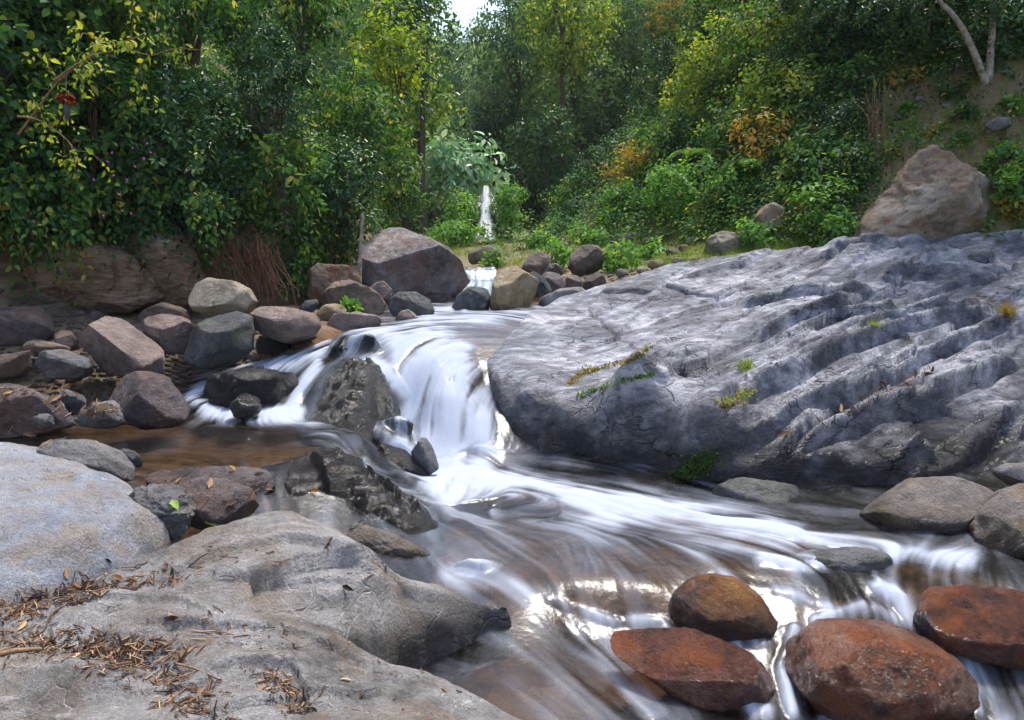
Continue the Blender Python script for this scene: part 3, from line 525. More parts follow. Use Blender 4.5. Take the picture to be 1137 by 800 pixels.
boulder('tall golden block beside the small upper cascade', [(543,344),(547,312),(553,297),(562,293),(574,296),(602,312),(601,326),(592,336),(580,346),(556,347)], 9.9, M_GOLD, thick=.9, seed=90, facets=3, box=.72, cuts=[(-.3, .7, -.6, .6), (.6, -.1, -.8, .6)])
boulder('grey rounded rock in the stream left of the golden block', [(500,345),(508,328),(520,319),(540,319),(547,332),(544,346),(520,350)], 9.8, M_DARKGREY, thick=.9, seed=91)
boulder('round grey stone just behind the golden block', [(578,320),(584,303),(596,302),(608,310),(614,326),(600,336),(588,334)], 10.4, M_DARKGREY, thick=.9, sub=4, seed=92, facets=3)
boulder('dark boulder right of the golden block, first of the dark row', [(598,312),(604,302),(622,303),(630,316),(626,328),(608,330)], 10.7, M_PURP, thick=.9, sub=4, seed=93)
boulder('dark boulder under the brown mossy one, second of the dark row', [(624,318),(630,305),(642,306),(650,318),(640,328),(628,328)], 10.8, M_PURP, thick=.9, sub=4, seed=94)
boulder('brown round boulder with leafy tuft, standing above the dark row', [(630,300),(634,282),(646,273),(664,273),(673,282),(672,296),(655,306),(638,308)], 11.6, M_BROWN, thick=.9, sub=5, seed=95, facets=3)
boulder('brown triangular rock between dark row and the big slab edge', [(642,322),(652,308),(664,299),(672,308),(674,318),(656,326)], 10.9, M_BROWN, thick=.8, sub=4, seed=96)
boulder('low grey slab at the upper left end of the huge slab', [(585,345),(596,332),(625,320),(650,318),(660,326),(625,340),(600,352)], 9.9, M_GREY, thick=.9, sub=4, seed=97)
boulder('reddish dark boulder behind the golden block under green plants', [(578,300),(584,284),(598,278),(612,286),(616,300),(600,308)], 12.0, M_BROWN, thick=.9, sub=4, seed=98)
boulder('dark reddish stone between the plants above dark row', [(604,304),(610,292),(620,293),(626,305),(616,310)], 11.6, M_PURP, thick=.9, sub=4, seed=99, name='stone', cat='stone')
boulder('pale tan boulder upstream at the head of the small cascade', [(515,288),(526,277),(545,272),(558,278),(560,290),(540,296),(520,295)], 16.0, M_MOSSY, thick=.9, sub=4, seed=100)
boulder('mossy round boulder in the grass near the distant waterfall', [(564,272),(570,261),(582,257),(593,263),(593,275),(576,278)], 19.0, M_MOSSY, thick=.9, sub=4, seed=101)
boulder('pale wedge stone lying on the grassy bank', [(688,270),(690,259),(704,258),(714,264),(708,270)], 14.3, M_CREAM, thick=.8, sub=4, seed=102, name='stone', cat='stone')
boulder('rounded grey rock at the grassy edge above the slab', [(778,286),(783,264),(800,257),(815,258),(826,268),(828,282),(808,290)], 11.2, M_MOSSY, thick=.9, sub=5, seed=103)
boulder('broken pale rock under leaves on the right hillside foot', [(838,246),(842,232),(858,224),(870,232),(880,246),(864,256),(846,256)], 11.4, M_TAN, thick=.8, sub=4, seed=104)
boulder('tall tan and rust boulder with lichen standing behind the slab on the right', [(940,268),(960,245),(985,218),(1006,190),(1022,168),(1036,160),(1052,168),(1068,185),(1086,205),(1104,218),(1112,240),(1114,280),(1040,292),(950,288)], 10.42, M_TAN, thick=.75, sub=6, seed=106, facets=3, rough=.085, box=.72, cuts=[(-.5, .45, -.75, .55), (.6, .1, -.8, .85)])
boulder('smaller dark rock leaning on the right of the tall tan boulder', [(1085,235),(1100,220),(1125,230),(1140,250),(1140,285),(1090,285)], 10.4, M_MOSSY, thick=.8, sub=4, seed=106)
boulder('small flat stone on the bare slope above the tall tan boulder', [(1094,140),(1104,130),(1120,132),(1124,142),(1106,148)], 10.6, M_GREY, thick=.8, sub=4, seed=107, name='stone', cat='stone')
for i, (px, py, r) in enumerate([(720,268,6), (735,262,7), (668,266,8), (642,262,9), (625,266,6), (745,280,7), (760,276,6), (700,283,7), (712,300,6), (690,304,7), (728,294,8), (612,262,8), (655,258,6), (770,268,7), (752,290,6), (735,276,6), (680,275,6), (706,275,5)]):
    q = hit(px, py + r * .6); rr = np.random.default_rng(i)
    boulder('small weathered stone scattered on the grassy bank above the slab', [(px + r * (1.3 * math.cos(a)) * rr.uniform(.8, 1.2), py - r * .7 * math.sin(a) * rr.uniform(.8, 1.2)) for a in np.linspace(0, 2 * math.pi, 8, endpoint=False)], q[1],
            M_MOSSY if i % 2 else M_TAN, sub=3, seed=110 + i, name='stone', cat='stone', group='stones scattered on the grassy bank')

# rocks in the near water
boulder('orange rough boulder standing in the near stream', [(741,690),(748,664),(765,647),(790,639),(818,643),(842,660),(860,685),(863,703),(850,712),(800,708),(752,704)], 4.2, M_ORANGE, thick=.9, sub=6, seed=130, facets=3, rough=.03, cuts=[(0, .7, -.7, .75)])
boulder('long flat wet rock with a mossy end and red belly in near stream', [(676,712),(684,695),(705,688),(745,694),(800,712),(848,732),(876,758),(872,782),(830,800),(780,792),(735,762),(700,735)], 3.75, M_REDWET, thick=.8, sub=6, seed=131, facets=4, rough=.03, cuts=[(-.05, .8, -.6, .45)])
M_DOME = rock_mat('wet_red_dome_rock', (.10, .025, .015), (.55, .15, .05), (.80, .42, .28), stain=(.98, .27, .02), stain_amt=.55, lichen=.15, lich_col=(.7, .6, .55), wet_z=(-.42, .06), wet_dark=.35, bump=1.6, rough=.34)
boulder('large red brown dome of rock with water sheeting over it', [(872,728),(900,704),(950,692),(1008,702),(1050,722),(1076,752),(1074,785),(1040,802),(980,806),(910,796),(880,760)], 3.75, M_DOME, thick=1.0, sub=6, seed=132, facets=4, rough=.035)
boulder('dark glossy boulder at the right edge of the near stream', [(1005,694),(1018,672),(1036,657),(1080,654),(1140,659),(1200,670),(1200,735),(1130,738),(1070,728),(1028,712)], 4.15, M_REDWET, thick=.9, sub=6, seed=133, facets=4, rough=.025, cuts=[(0, .85, -.5, .55)])
boulder('lavender grey flat rock in mid stream with foam behind', [(856,628),(880,618),(920,612),(955,609),(985,614),(995,632),(985,648),(950,656),(905,646)], 4.75, M_DARKGREY, thick=.8, sub=5, seed=134, facets=5, rough=.045)
boulder('small flat rock just breaking the surface of lower pool', [(495,632),(520,622),(550,626),(566,636),(540,645),(510,643)], 4.55, M_DARKGREY, thick=.8, sub=4, seed=135, rough=.06)

# ------------------------------------------------------------------ water: one sheet, foam and ripples combed along the current
res = .0125
xs = np.arange(-5.2, 5.4, res); ys = np.arange(2.9, 10.4, res); X, Y = np.meshgrid(xs, ys)
Z = water_rbf(X, Y)
PX, PY = to_px(X, Y, Z)
ARROWS = [((620,590),(760,618)),((500,570),(530,625)),((540,600),(590,650)),((660,610),(730,660)),((780,612),(850,640)),((900,610),(980,635)),((860,650),(910,690)),((740,660),(770,700)),((600,650),(630,690)),((460,590),(480,640)),((700,640),(740,690)),((480,650),(520,700)),((530,340),(515,360)),((590,350),(560,362)),((500,365),(490,385)),((420,370),(440,388)),((385,372),(360,388)),((480,400),(474,430)),((460,430),(445,480)),((470,450),(455,505)),((500,450),(508,505)),((540,450),(556,505)),((520,410),(535,450)),
 ((540,520),(600,542)),((620,545),(720,565)),((750,575),(850,593)),((900,600),(1000,613)),((1050,620),(1137,632)),((520,570),(620,592)),((640,640),(640,690)),
 ((560,690),(630,740)),((480,720),(570,770)),((620,740),(720,810)),((680,690),(720,760)),((900,700),(880,760)),((950,700),(985,770)),((1000,650),(995,690)),((1060,640),(1010,668)),((1090,740),(1110,800)),((720,720),(770,790)),((880,740),(890,800)),((1020,720),(1060,770)),
 ((340,395),(310,418)),((300,410),(230,424)),((225,430),(232,462)),((260,465),(330,482)),((150,485),(260,494)),((330,492),(400,518)),((390,510),(440,552)),((430,545),(475,585)),((380,420),(376,455)),((330,430),(322,458)),((440,500),(470,540)),((400,480),(440,500)),((60,490),(150,490))]
fu = np.zeros_like(X); fv = np.zeros_like(X); fw = np.zeros_like(X)
for a, b in ARROWS:
    zi = [float(water_rbf(*at_z(*q, .2)[:2])) for q in (a, b)]; A = at_z(*a, zi[0]); B = at_z(*b, zi[1]); d = (B - A)[:2]; d /= np.linalg.norm(d)
    for q in (A, (A + B) / 2, B):
        w = 1 / ((X - q[0]) ** 2 + (Y - q[1]) ** 2 + .01) ** 1.6; fu += w * d[0]; fv += w * d[1]; fw += w
sp = np.hypot(fu, fv) + 1e-9; fu /= sp; fv /= sp
wob = .22 * fbm(X * 2.0, Y * 2.0, o=3, seed=70); cs, sn = np.cos(wob), np.sin(wob); fu, fv = fu * cs - fv * sn, fu * sn + fv * cs
def bil(a, i, j):
    ny, nx = a.shape; i = np.clip(i, 0, nx - 1.001); j = np.clip(j, 0, ny - 1.001); i0 = i.astype(int); j0 = j.astype(int); u = i - i0; v = j - j0
    return (a[j0, i0] * (1 - u) + a[j0, i0 + 1] * u) * (1 - v) + (a[j0 + 1, i0] * (1 - u) + a[j0 + 1, i0 + 1] * u) * v
def blur(a, r):
    for ax in (0, 1):
        acc = np.zeros_like(a)
        for q in range(-r, r + 1): acc += np.roll(a, q, ax)
        a = acc / (2 * r + 1)
    return a
def comb(noise, steps, h):
    acc = noise.copy(); J, I = np.mgrid[0:X.shape[0], 0:X.shape[1]].astype(float)
    for sgn in (1, -1):
        i, j = I.copy(), J.copy()
        for s in range(steps):
            i += sgn * h * bil(fu, i, j); j += sgn * h * bil(fv, i, j); acc += bil(noise, i, j)
    acc /= 2 * steps + 1; return (acc - acc.mean()) / acc.std()
rg = np.random.default_rng(3)
lic1 = comb(rg.normal(size=X.shape), 22, 1.3)                                    # fine threads
lic2 = comb(fbm(X * 22, Y * 22, o=2, seed=71), 20, 2.4)                          # broad strands
lic4 = comb(fbm(X * 10, Y * 10, o=3, seed=73), 7, 2.2)
lic3 = comb(fbm(X * 6, Y * 6, o=2, seed=72), 10, 3.0)
FOAM = [([(472,385),(480,420),(484,460),(490,510)],27,1.25),([(505,395),(522,450),(536,500),(530,530)],17,1.15),([(450,500),(520,530),(600,545),(700,561),(790,579),(880,594)],13,1.1),([(880,594),(1000,614),(1080,622)],10,.6),
 ([(540,540),(600,560),(680,580)],16,.45),([(480,525),(500,545),(540,560)],18,.8),([(390,373),(440,374),(490,374)],10,.85),([(480,357),(560,352),(600,347)],10,.6),([(362,386),(322,404),(270,414)],8,.8),([(352,404),(332,436),(322,456)],6,.95),([(395,385),(430,418),(455,440)],10,.8),
 ([(268,416),(226,428),(214,444),(238,460),(292,464),(330,458)],8,1.15),([(400,515),(440,545),(475,566)],12,.5),([(420,480),(445,500),(475,535)],8,.6),([(640,690),(660,710),(690,750),(725,795)],13,.42),([(610,665),(680,690),(735,690),(765,720)],7,.5),
 ([(800,640),(880,660),(930,680)],8,.45),([(868,700),(880,740),(910,790)],8,.5),([(915,800),(1000,806)],10,1.3),([(1060,705),(1090,760),(1110,800)],12,.5),([(905,690),(960,672),(1000,690)],7,.7),([(880,700),(866,740),(880,790)],7,.8),([(1075,740),(1085,790)],7,.7),([(975,652),(1000,668),(1005,690)],9,.95),([(845,622),(910,628)],7,.8),
 ([(530,290),(530,318),(515,345)],5,.7),([(470,350),(500,345)],5,.8),([(640,590),(740,605),(840,615)],16,.22),([(500,640),(560,655),(620,665)],14,.35),([(560,700),(640,760)],25,.12),([(740,700),(760,735),(850,790)],9,.7),([(780,725),(830,715),(870,710)],9,.5),([(345,480),(400,500)],10,.35)]
foam = np.full(X.shape, .065)
for pl, w, a in FOAM:
    d, _, _ = seg_dist(PX, PY, pl); foam = np.maximum(foam, a * np.exp(-(d / w) ** 2 * .8)) + a * .09 * np.exp(-(d / w / 1.8) ** 2)
amber = sstep(380, 330, PX) * sstep(470, 478, PY) * sstep(520, 505, PY)          # the still amber pool stays clear
foam = foam * (1 - .9 * amber)
fo = np.clip(foam * (1 + .13 * lic1 + .15 * lic2 + .20 * lic3 + .24 * lic4) + (.045 * lic1 + .045 * lic2 + .055 * lic3 + .055 * lic4) * (1 - amber), 0, 1.25)
fo = np.clip(.75 * np.clip(fo, 0, 1) ** 1.15 + .25 * sstep(.2, 1.0, fo), 0, 1)
fo = .5 * fo + .5 * blur(fo, 1)
rip = (.2 + np.clip(foam, 0, 1)) * (1 - .85 * amber)
Z = Z + rip * (.0008 * lic1 + .0018 * lic2 + .0042 * lic3 + .0045 * lic4) + .03 * np.clip(foam - .3, 0, 1)
bpy.context.view_layer.update()
def drape(label, thick, fm, keep, box, rag=.25):
    o = next(q for q in ROCKS if q['label'].startswith(label)); mw = o.matrix_world
    bv = BVHTree.FromPolygons([mw @ q.co for q in o.data.vertices], [p.vertices[:] for p in o.data.polygons])
    m = (PX > box[0]) & (PX < box[2]) & (PY > box[1]) & (PY < box[3]); H = np.full(X.shape, -9.0)
    for j, i in zip(*np.nonzero(m)):
        h = bv.ray_cast(Vector((X[j, i], Y[j, i], 4)), Vector((0, 0, -1)))[0]
        hx, hy = to_px(X[j, i], Y[j, i], h[2]) if h is not None else (0, 0)
        if h is not None and keep(hx, hy) + rag * lic3[j, i] > 0: H[j, i] = h[2]
    ok_ = (H > -8).astype(float); Hs = blur(np.where(ok_ > 0, np.maximum(H, Z - .05), Z), 4); k = blur(ok_, 3); on = (np.maximum(Hs, H) + thick * k > Z) & (k > .05)
    Hm = np.maximum(np.maximum(Hs, H) + thick * np.maximum(k, .3), Z); f_ = np.clip(fm * (1 + .35 * lic1 + .4 * lic2 + .7 * lic3 + .7 * lic4), 0, .9)
    Z[on] = Hm[on]; fo[on] = (fo * (1 - k) + f_ * k)[on]
drape('small flat rock just', .01, .3, lambda x, y: 1, (480, 600, 580, 660))
drape('lavender grey flat', .01, .3, lambda x, y: (905 - x) / 30, (840, 600, 1000, 660))
drape('dark rock lip', .012, .45, lambda x, y: .3, (350, 360, 440, 410))
drape('dark rounded rock half', .01, .55, lambda x, y: .2, (400, 455, 465, 500))
GZw = ground(X, Y)
v = np.stack([X, Y, Z], -1).reshape(-1, 3); f = grid_faces(len(xs), len(ys))
ok = ((Z > GZw - .10) & (PX > -120) & (PX < 1520) & (PY < 930) & (PY > 284)).ravel()
f = f[ok[f].all(1)]
v, f, at_ = compact(v, f, {'foam': fo.ravel(), 'strand': (.5 + .22 * lic2).ravel()})
M = NT('stream_water'); g = M.n('NewGeometry').outputs['Position']
nr = M.bump(M.noise(g, 22, 4, .55), .25, .01)
fr = M.n('Fresnel', i_IOR=1.33, i_Normal=nr); gl = M.n('BsdfGlossy', i_Color=(.95, .97, 1), i_Roughness=.2, i_Normal=nr)
tp = M.n('BsdfTransparent', i_Color=M.mix(M.attr('strand'), (.38, .39, .38), (.74, .73, .68)))
clear = M.n('MixShader', i_0=M.math('MULTIPLY', fr.outputs[0], .9)); M.t.links.new(tp.outputs[0], clear.inputs[1]); M.t.links.new(gl.outputs[0], clear.inputs[2])
fd = M.n('BsdfDiffuse', i_Color=(.56, .62, .74), i_Normal=nr); ft = M.n('BsdfTranslucent', i_Color=(.62, .67, .75)); fm = M.n('MixShader', i_0=.25)
M.t.links.new(fd.outputs[0], fm.inputs[1]); M.t.links.new(ft.outputs[0], fm.inputs[2])
mx = M.n('MixShader', i_0=M.math('MULTIPLY', M.attr('foam'), .97)); M.t.links.new(clear.outputs[0], mx.inputs[1]); M.t.links.new(fm.outputs[0], mx.inputs[2])
M_WATER = M.done(mx.outputs[0])
tag(mesh_np('water', v, f, M_WATER, attrs=at_), kind='structure')
M = NT('falling_white_water'); fd = M.n('BsdfDiffuse', i_Color=(.97, .98, .99)); ft = M.n('BsdfTranslucent', i_Color=(.97, .98, .99)); fm = M.n('MixShader', i_0=.35); M.t.links.new(fd.outputs[0], fm.inputs[1]); M.t.links.new(ft.outputs[0], fm.inputs[2])
tp = M.n('BsdfTransparent'); mx = M.n('MixShader', i_0=M.attr('foam')); M.t.links.new(tp.outputs[0], mx.inputs[1]); M.t.links.new(fm.outputs[0], mx.inputs[2]); M_FALL = M.done(mx.outputs[0])
# upper run above the lip and the distant fall
def water_strip(name, rows, n=60, m=24, bow=.12, base=.3, mat=M_WATER):
    """rows: (x0, x1, y, z) across the stream, from the top down"""
    Rw = np.array(rows, float); t = np.linspace(0, len(rows) - 1, n); q = np.stack([np.interp(t, np.arange(len(rows)), Rw[:, i]) for i in range(4)], 1)
    u = np.linspace(0, 1, m); XX = q[:, :1] * (1 - u) + q[:, 1:2] * u; YY = q[:, 2:3] - bow * np.sin(u * math.pi)[None]; ZZ = np.repeat(q[:, 3:4], m, 1)
    st = vnoise(XX * 22, t[:, None] * .7 + 0 * XX, seed=8); ZZ = ZZ + .015 * st
    fo = np.clip(base + .45 * st + .3 * vnoise(XX * 60, t[:, None] * 1.5 + 0 * XX, seed=9), 0, 1) * sstep(0, .3, u[None] + .12 * vnoise(XX * 9, t[:, None] * 3 + 0 * XX, seed=5)) * sstep(1, .7, u[None] + .12 * vnoise(XX * 9, t[:, None] * 3 + 0 * XX, seed=6))
    return tag(mesh_np(name, np.stack([XX, YY, ZZ], -1).reshape(-1, 3), grid_faces(m, n), mat, attrs={'foam': fo, 'strand': .5 + 0 * fo}), kind='structure')
a = [at_y(500, 0, 1)[0], 0]
def row(p0, p1, py, Y): A = at_y(p0, py, Y); B = at_y(p1, py, Y); return (A[0], B[0], Y, A[2])
water_strip('upper_water', [row(520,548,297,13.4), row(516,550,298,13.3), row(514,551,300,12.6), row(513,551,307,12.4), row(510,550,311,11.9), row(506,548,322,11.3), row(498,545,335,10.6), row(480,560,345,10.1)])
water_strip('distant_waterfall', [row(536,543,206,20.7), row(535,544,216,20.4), row(532,546,236,19.9), row(528,549,256,19.4), row(523,553,268,18.9)], bow=.1, base=1.15, mat=M_FALL)
boulder('dark mossy rock face behind the distant waterfall', [(516,272),(522,240),(531,214),(545,210),(557,236),(564,272)], 21.2, M_BLACK, thick=.7, sub=4, seed=777, name='rock_face', cat='rock')

# ------------------------------------------------------------------ foliage
GREEN = [(0, (.010, .030, .014)), (.35, (.022, .065, .020)), (.62, (.06, .13, .022)), (.85, (.17, .21, .03)), (1, (.34, .24, .05))]
LM = {'broad': leaf_mat('broad_leaf', GREEN), 'dark': leaf_mat('dark_glossy_leaf', [(0, (.008, .026, .018)), (.5, (.026, .070, .026)), (.85, (.07, .13, .035)), (1, (.16, .19, .04))], gloss=.32, trans=.25),
      'lime': leaf_mat('yellow_green_leaf', [(0, (.03, .07, .012)), (.4, (.09, .15, .02)), (.75, (.22, .25, .035)), (1, (.38, .28, .05))]),
      'rust': leaf_mat('rusty_leaf', [(0, (.035, .06, .015)), (.4, (.12, .13, .025)), (.7, (.26, .17, .03)), (1, (.36, .13, .03))]),
      'fresh': leaf_mat('fresh_green_leaf', [(0, (.025, .07, .02)), (.5, (.07, .16, .03)), (.85, (.14, .26, .05)), (1, (.28, .30, .06))]),
      'silver': leaf_mat('silver_green_leaf', [(0, (.06, .14, .07)), (.5, (.16, .28, .13)), (1, (.32, .44, .24))], gloss=.4, trans=.2, tcol=(1, 1.1, .8)),
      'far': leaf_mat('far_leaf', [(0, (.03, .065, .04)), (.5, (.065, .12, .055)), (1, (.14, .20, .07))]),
      'mist': leaf_mat('mist_tinted_leaf', [(0, (.07, .11, .075)), (.5, (.11, .17, .11)), (1, (.17, .24, .14))]),  # distance haze put into the leaf colour of the farthest trees
      'petal': leaf_mat('purple_petal', [(0, (.20, .03, .30)), (1, (.42, .10, .5))]), 'red': leaf_mat('red_petal', [(0, (.06, .006, .006)), (1, (.14, .015, .012))]),
      'litter': leaf_mat('dead_leaf', [(0, (.022, .013, .010)), (.45, (.07, .038, .022)), (.8, (.16, .09, .05)), (1, (.32, .22, .12))], gloss=.8, trans=.1),
      'grass': leaf_mat('grass_blade', [(0, (.03, .07, .012)), (.5, (.10, .16, .025)), (1, (.27, .24, .07))])}
M_BARK = plain_mat('bark', (.05, .035, .025), (.15, .11, .08), scale=20)
M_PALEBARK = plain_mat('pale_bark', (.16, .13, .10), (.48, .43, .36), scale=14)
M_TWIG = plain_mat('dry_twig', (.13, .075, .04), (.36, .23, .12), scale=30)
M_ROOT = plain_mat('hanging_root', (.15, .06, .035), (.42, .21, .11), scale=30)

def unit(v): return v / (np.linalg.norm(v, axis=-1, keepdims=True) + 1e-9)
def leaves(pos, dirn, nrm, ln, asp, fold=.18):
    """one folded blade of two quads per leaf"""
    d = unit(dirn); s = unit(np.cross(d, nrm)); n = np.cross(s, d); ln = ln[:, None]; w = ln * asp * .5
    v = np.stack([pos, pos + d * ln * .32 + s * w + n * w * fold * 2, pos + d * ln * .70 + s * w * .72 + n * w * fold, pos + d * ln - n * ln * .10,
                  pos + d * ln * .70 - s * w * .72 + n * w * fold, pos + d * ln * .32 - s * w + n * w * fold * 2], 1)
    i = np.arange(len(pos))[:, None] * 6
    f = np.concatenate([i + [0, 3, 2, 1], i + [0, 5, 4, 3]], 1).reshape(-1, 4)
    return v.reshape(-1, 3), f
def sprigs(rg, cen, ax, slen, k, ln, asp, droop, tint, tvar):
    n = len(cen); t = (np.arange(k) + .7) / k; ln = np.broadcast_to(np.asarray(ln, float).reshape(-1, 1), (n, 1))
    r1 = unit(np.cross(ax, rg.normal(size=(n, 3)))); r2 = np.cross(ax, r1)
    an = np.arange(k) * 2.4 + rg.uniform(0, 6, (n, 1)); lat = np.cos(an)[..., None] * r1[:, None] + np.sin(an)[..., None] * r2[:, None]
    pos = cen[:, None] + ax[:, None] * (slen[:, None] * t)[..., None] + lat * (ln * .25)[..., None] - np.array([0, 0, 1]) * (droop * .5 * slen[:, None] * t ** 2)[..., None]
    d = ax[:, None] * .35 + lat * .9 + rg.normal(size=(n, k, 3)) * .25; d[..., 2] -= droop
    nr = rg.normal(size=(n, k, 3)) * .45; nr[..., 2] += .85; nr += ax[:, None] * .7
    L = ln * rg.uniform(.55, 1.25, (n, k)) * (1.1 - .45 * t)
    ti = np.clip(tint[:, None] + rg.normal(size=(n, k)) * tvar, 0, 1)
    v, f = leaves(pos.reshape(-1, 3), d.reshape(-1, 3), nr.reshape(-1, 3), L.ravel(), asp)
    return v, f, np.repeat(ti.ravel(), 6)
SPEC = {  # leaf length, aspect, leaves per sprig, sprig length, droop, coverage, material, tint, tint spread
 'broad': (.105, .72, 9, .30, .45, 2.3, 'broad', .38, .16), 'dark': (.082, .50, 12, .28, .25, 2.5, 'dark', .45, .16), 'lime': (.098, .62, 10, .30, .35, 2.1, 'lime', .42, .18),
 'rust': (.10, .55, 10, .32, .4, 1.6, 'rust', .45, .22), 'fresh': (.10, .55, 10, .28, .3, 2.2, 'fresh', .45, .16), 'mid': (.108, .5, 11, .30, .35, 2.2, 'broad', .40, .17), 'hang': (.09, .55, 12, .45, 1.0, 2.2, 'broad', .38, .17),
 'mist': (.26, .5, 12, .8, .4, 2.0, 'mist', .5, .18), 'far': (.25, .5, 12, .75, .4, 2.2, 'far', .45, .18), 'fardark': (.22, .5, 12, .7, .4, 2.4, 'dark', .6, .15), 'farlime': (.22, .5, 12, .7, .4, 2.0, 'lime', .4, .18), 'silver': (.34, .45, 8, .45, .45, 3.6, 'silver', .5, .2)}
NL = [0]; LSC = 1.12
def crown_np(rg, r, spec, zmin=-1.0, scale=1.0, lobes=9):
    """lumpy leaf crown about the origin: sprigs on the skins of several lobes, so light and dark clumps and gaps show"""
    ln, asp, k, sl, droop, cov, mat, tn, tv = SPEC[spec]; r = np.array(r, float)
    lc = unit(rg.normal(size=(lobes, 3))) * rg.uniform(.35, .72, (lobes, 1)); lr = rg.uniform(.30, .50, lobes); lc = np.vstack([lc, [0, 0, 0]]); lr = np.r_[lr, .6]
    area = 4 * math.pi * ((r[0] * r[1]) ** 1.6 / 3 + (r[0] * r[2]) ** 1.6 / 3 + (r[1] * r[2]) ** 1.6 / 3) ** (1 / 1.6)
    ln *= LSC; n = int(1.15 * cov * area / (k * ln * ln * asp * .5) * .5 * scale); n = max(24, n)
    pr = lr ** 2; w = rg.choice(len(lr), n, p=pr / pr.sum()); d = unit(rg.normal(size=(n, 3)) + [0, -.25, .25])
    q = lc[w] + d * (lr[w] * rg.uniform(.72, 1.12, n))[:, None]
    cl = vnoise(q[:, 0] * 3.2 + w, q[:, 1] * 3.2, q[:, 2] * 3.2, seed=int(rg.integers(1e6))); keep = (cl > -.42 + .1 * rg.normal(size=n)) & (q[:, 2] > zmin); q, d, cl, w = q[keep], d[keep], cl[keep], w[keep]
    ax = unit(d * .9 + unit(q) * .5 + rg.normal(size=q.shape) * .45 + [0, 0, .25 - droop * .9])
    ti = tn + .10 * rg.normal(size=len(q)) + .12 * np.sin(w * 2.3) + .10 * cl
    v, f, t = sprigs(rg, q * r, ax, sl * rg.uniform(.6, 1.25, len(q)) * min(1, r.max() * 1.6), k, ln, asp, droop, ti, tv); NL[0] += len(f) // 2
    return v, f, t, q * r
def limb(rg, a, b, r0, r1, n=7, wig=.08):
    a, b = np.array(a, float), np.array(b, float); t = np.linspace(0, 1, n); L = np.linalg.norm(b - a)
    p = a + (b - a) * t[:, None] + np.cumsum(rg.normal(size=(n, 3)), 0) * wig * L / n * t[:, None]; p[:, 2] += .12 * L * np.sin(t * math.pi)
    return p, r0 + (r1 - r0) * t
def shrub(label, px, py, rx, ry, spec, seed, Y=None, group=None, pull=.45, name='shrub', cat='shrub', depth=.9, scale=1.0):
    rg = np.random.default_rng(seed); P = hit(px, py) if Y is None else at_y(px, py, Y)
    k = P[1] / F_PX; r = np.array([rx * k, rx * k * depth, ry * k]); C = P - unit(P - EYE) * r[1] * pull
    base = np.array([C[0], C[1] + r[1] * .3, 0]); base[2] = max(min(float(ground(base[0], base[1], False)), C[2] - .3 * r[2]), C[2] - 1.1 * r[2])
    o = empty(name, base, label, cat, group)
    v, f, t, q = crown_np(rg, r, spec, scale=scale); mesh_np('foliage', v + C, f, LM[SPEC[spec][6]], parent=o, loc=base, attrs={'tint': t}, smooth=False)
    idx = rg.choice(len(q), min(len(q), 12), replace=False)
    v, f = tubes([limb(rg, base + rg.normal(size=3) * .04, C + q[i], .016 * (1 + r[0] * .4), .004, wig=.3) for i in idx], 5); mesh_np('stems', v, f, M_BARK, parent=o, loc=base)
    return o
def tree(label, px, py, rx, ry, Y, spec, seed, name='tree', group=None, bark=None, scale=1.0, lobes=13):
    rg = np.random.default_rng(seed); C = at_y(px, py, Y); k = Y / F_PX; r = np.array([rx * k, rx * k * .9, ry * k])
    base = np.array([C[0] + r[0] * .1, C[1], 0]); base[2] = float(ground(base[0], base[1], False)) - .1
    o = empty(name, base, label, 'tree', group)
    v, f, t, q = crown_np(rg, r, spec, scale=scale, lobes=lobes); mesh_np('crown', v + C, f, LM[SPEC[spec][6]], parent=o, loc=base, attrs={'tint': t}, smooth=False)
    H = max(C[2] - base[2], .5); R0 = .016 * H + .02
    paths = [limb(rg, base, C + [0, 0, r[2] * .3], R0, R0 * .35, 9, .12)]
    tp = paths[0][0]
    for i in rg.choice(len(q), min(len(q), 11), replace=False): s = tp[rg.integers(4, 9)]; paths.append(limb(rg, s, C + q[i] * .92, R0 * .4, R0 * .08, 6, .25))
    v, f = tubes(paths, 6); mesh_np('trunk', v, f, bark or M_BARK, parent=o, loc=base)
    return o

LEFT = [('shrub with big round leaves in the top left picture corner', 30,40,95,75,'broad'), ('yellow green shrub with loose sprays reaching over the top left dark hollow', 135,50,60,48,'lime'), ('glossy dark shrub with small dense leaves high on the left bank', 245,45,85,75,'dark'),
 ('sunlit pale shrub at the top between the glossy dark one and yellow green bushes', 325,30,60,60,'fresh'), ('tall yellow green bush at the right end of the left bank', 410,60,70,85,'lime'), ('broad leaved bush under the yellow green sprays at the left edge', 25,135,75,60,'broad'),
 ('dim green shrub in the middle of the left bank beside dark hollow', 130,150,75,65,'mid'), ('small leaved dark bush right of the dark hollow on left bank', 265,150,85,70,'dark'), ('mixed green bush with a few large pale leaves below the yellow green bush', 355,140,75,75,'broad'),
 ('yellowish bush bulging over the rocks at the right end of the left bank', 432,165,48,75,'lime'), ('creeper of heart shaped leaves hanging over the earth wall at the left edge', 40,228,85,48,'hang'), ('creeper with purple flowers hanging over the middle of the earth wall', 135,222,80,52,'hang'),
 ('dark creeper above the pale patch of the earth wall', 215,215,60,42,'dark'), ('green creeper falling to the roots right of the earth wall', 300,225,60,55,'hang'), ('leafy curtain of creeper beside the rust stained block', 365,255,55,60,'hang'), ('dense low bush behind the biggest angular boulder', 425,245,48,55,'mid'),
 ('leafy sprays low behind the hanging roots', 330,295,34,38,'hang')]
for i, (lab, *a) in enumerate(LEFT): shrub(lab, *a, seed=200 + i, group='shrubs and creepers covering the left bank')
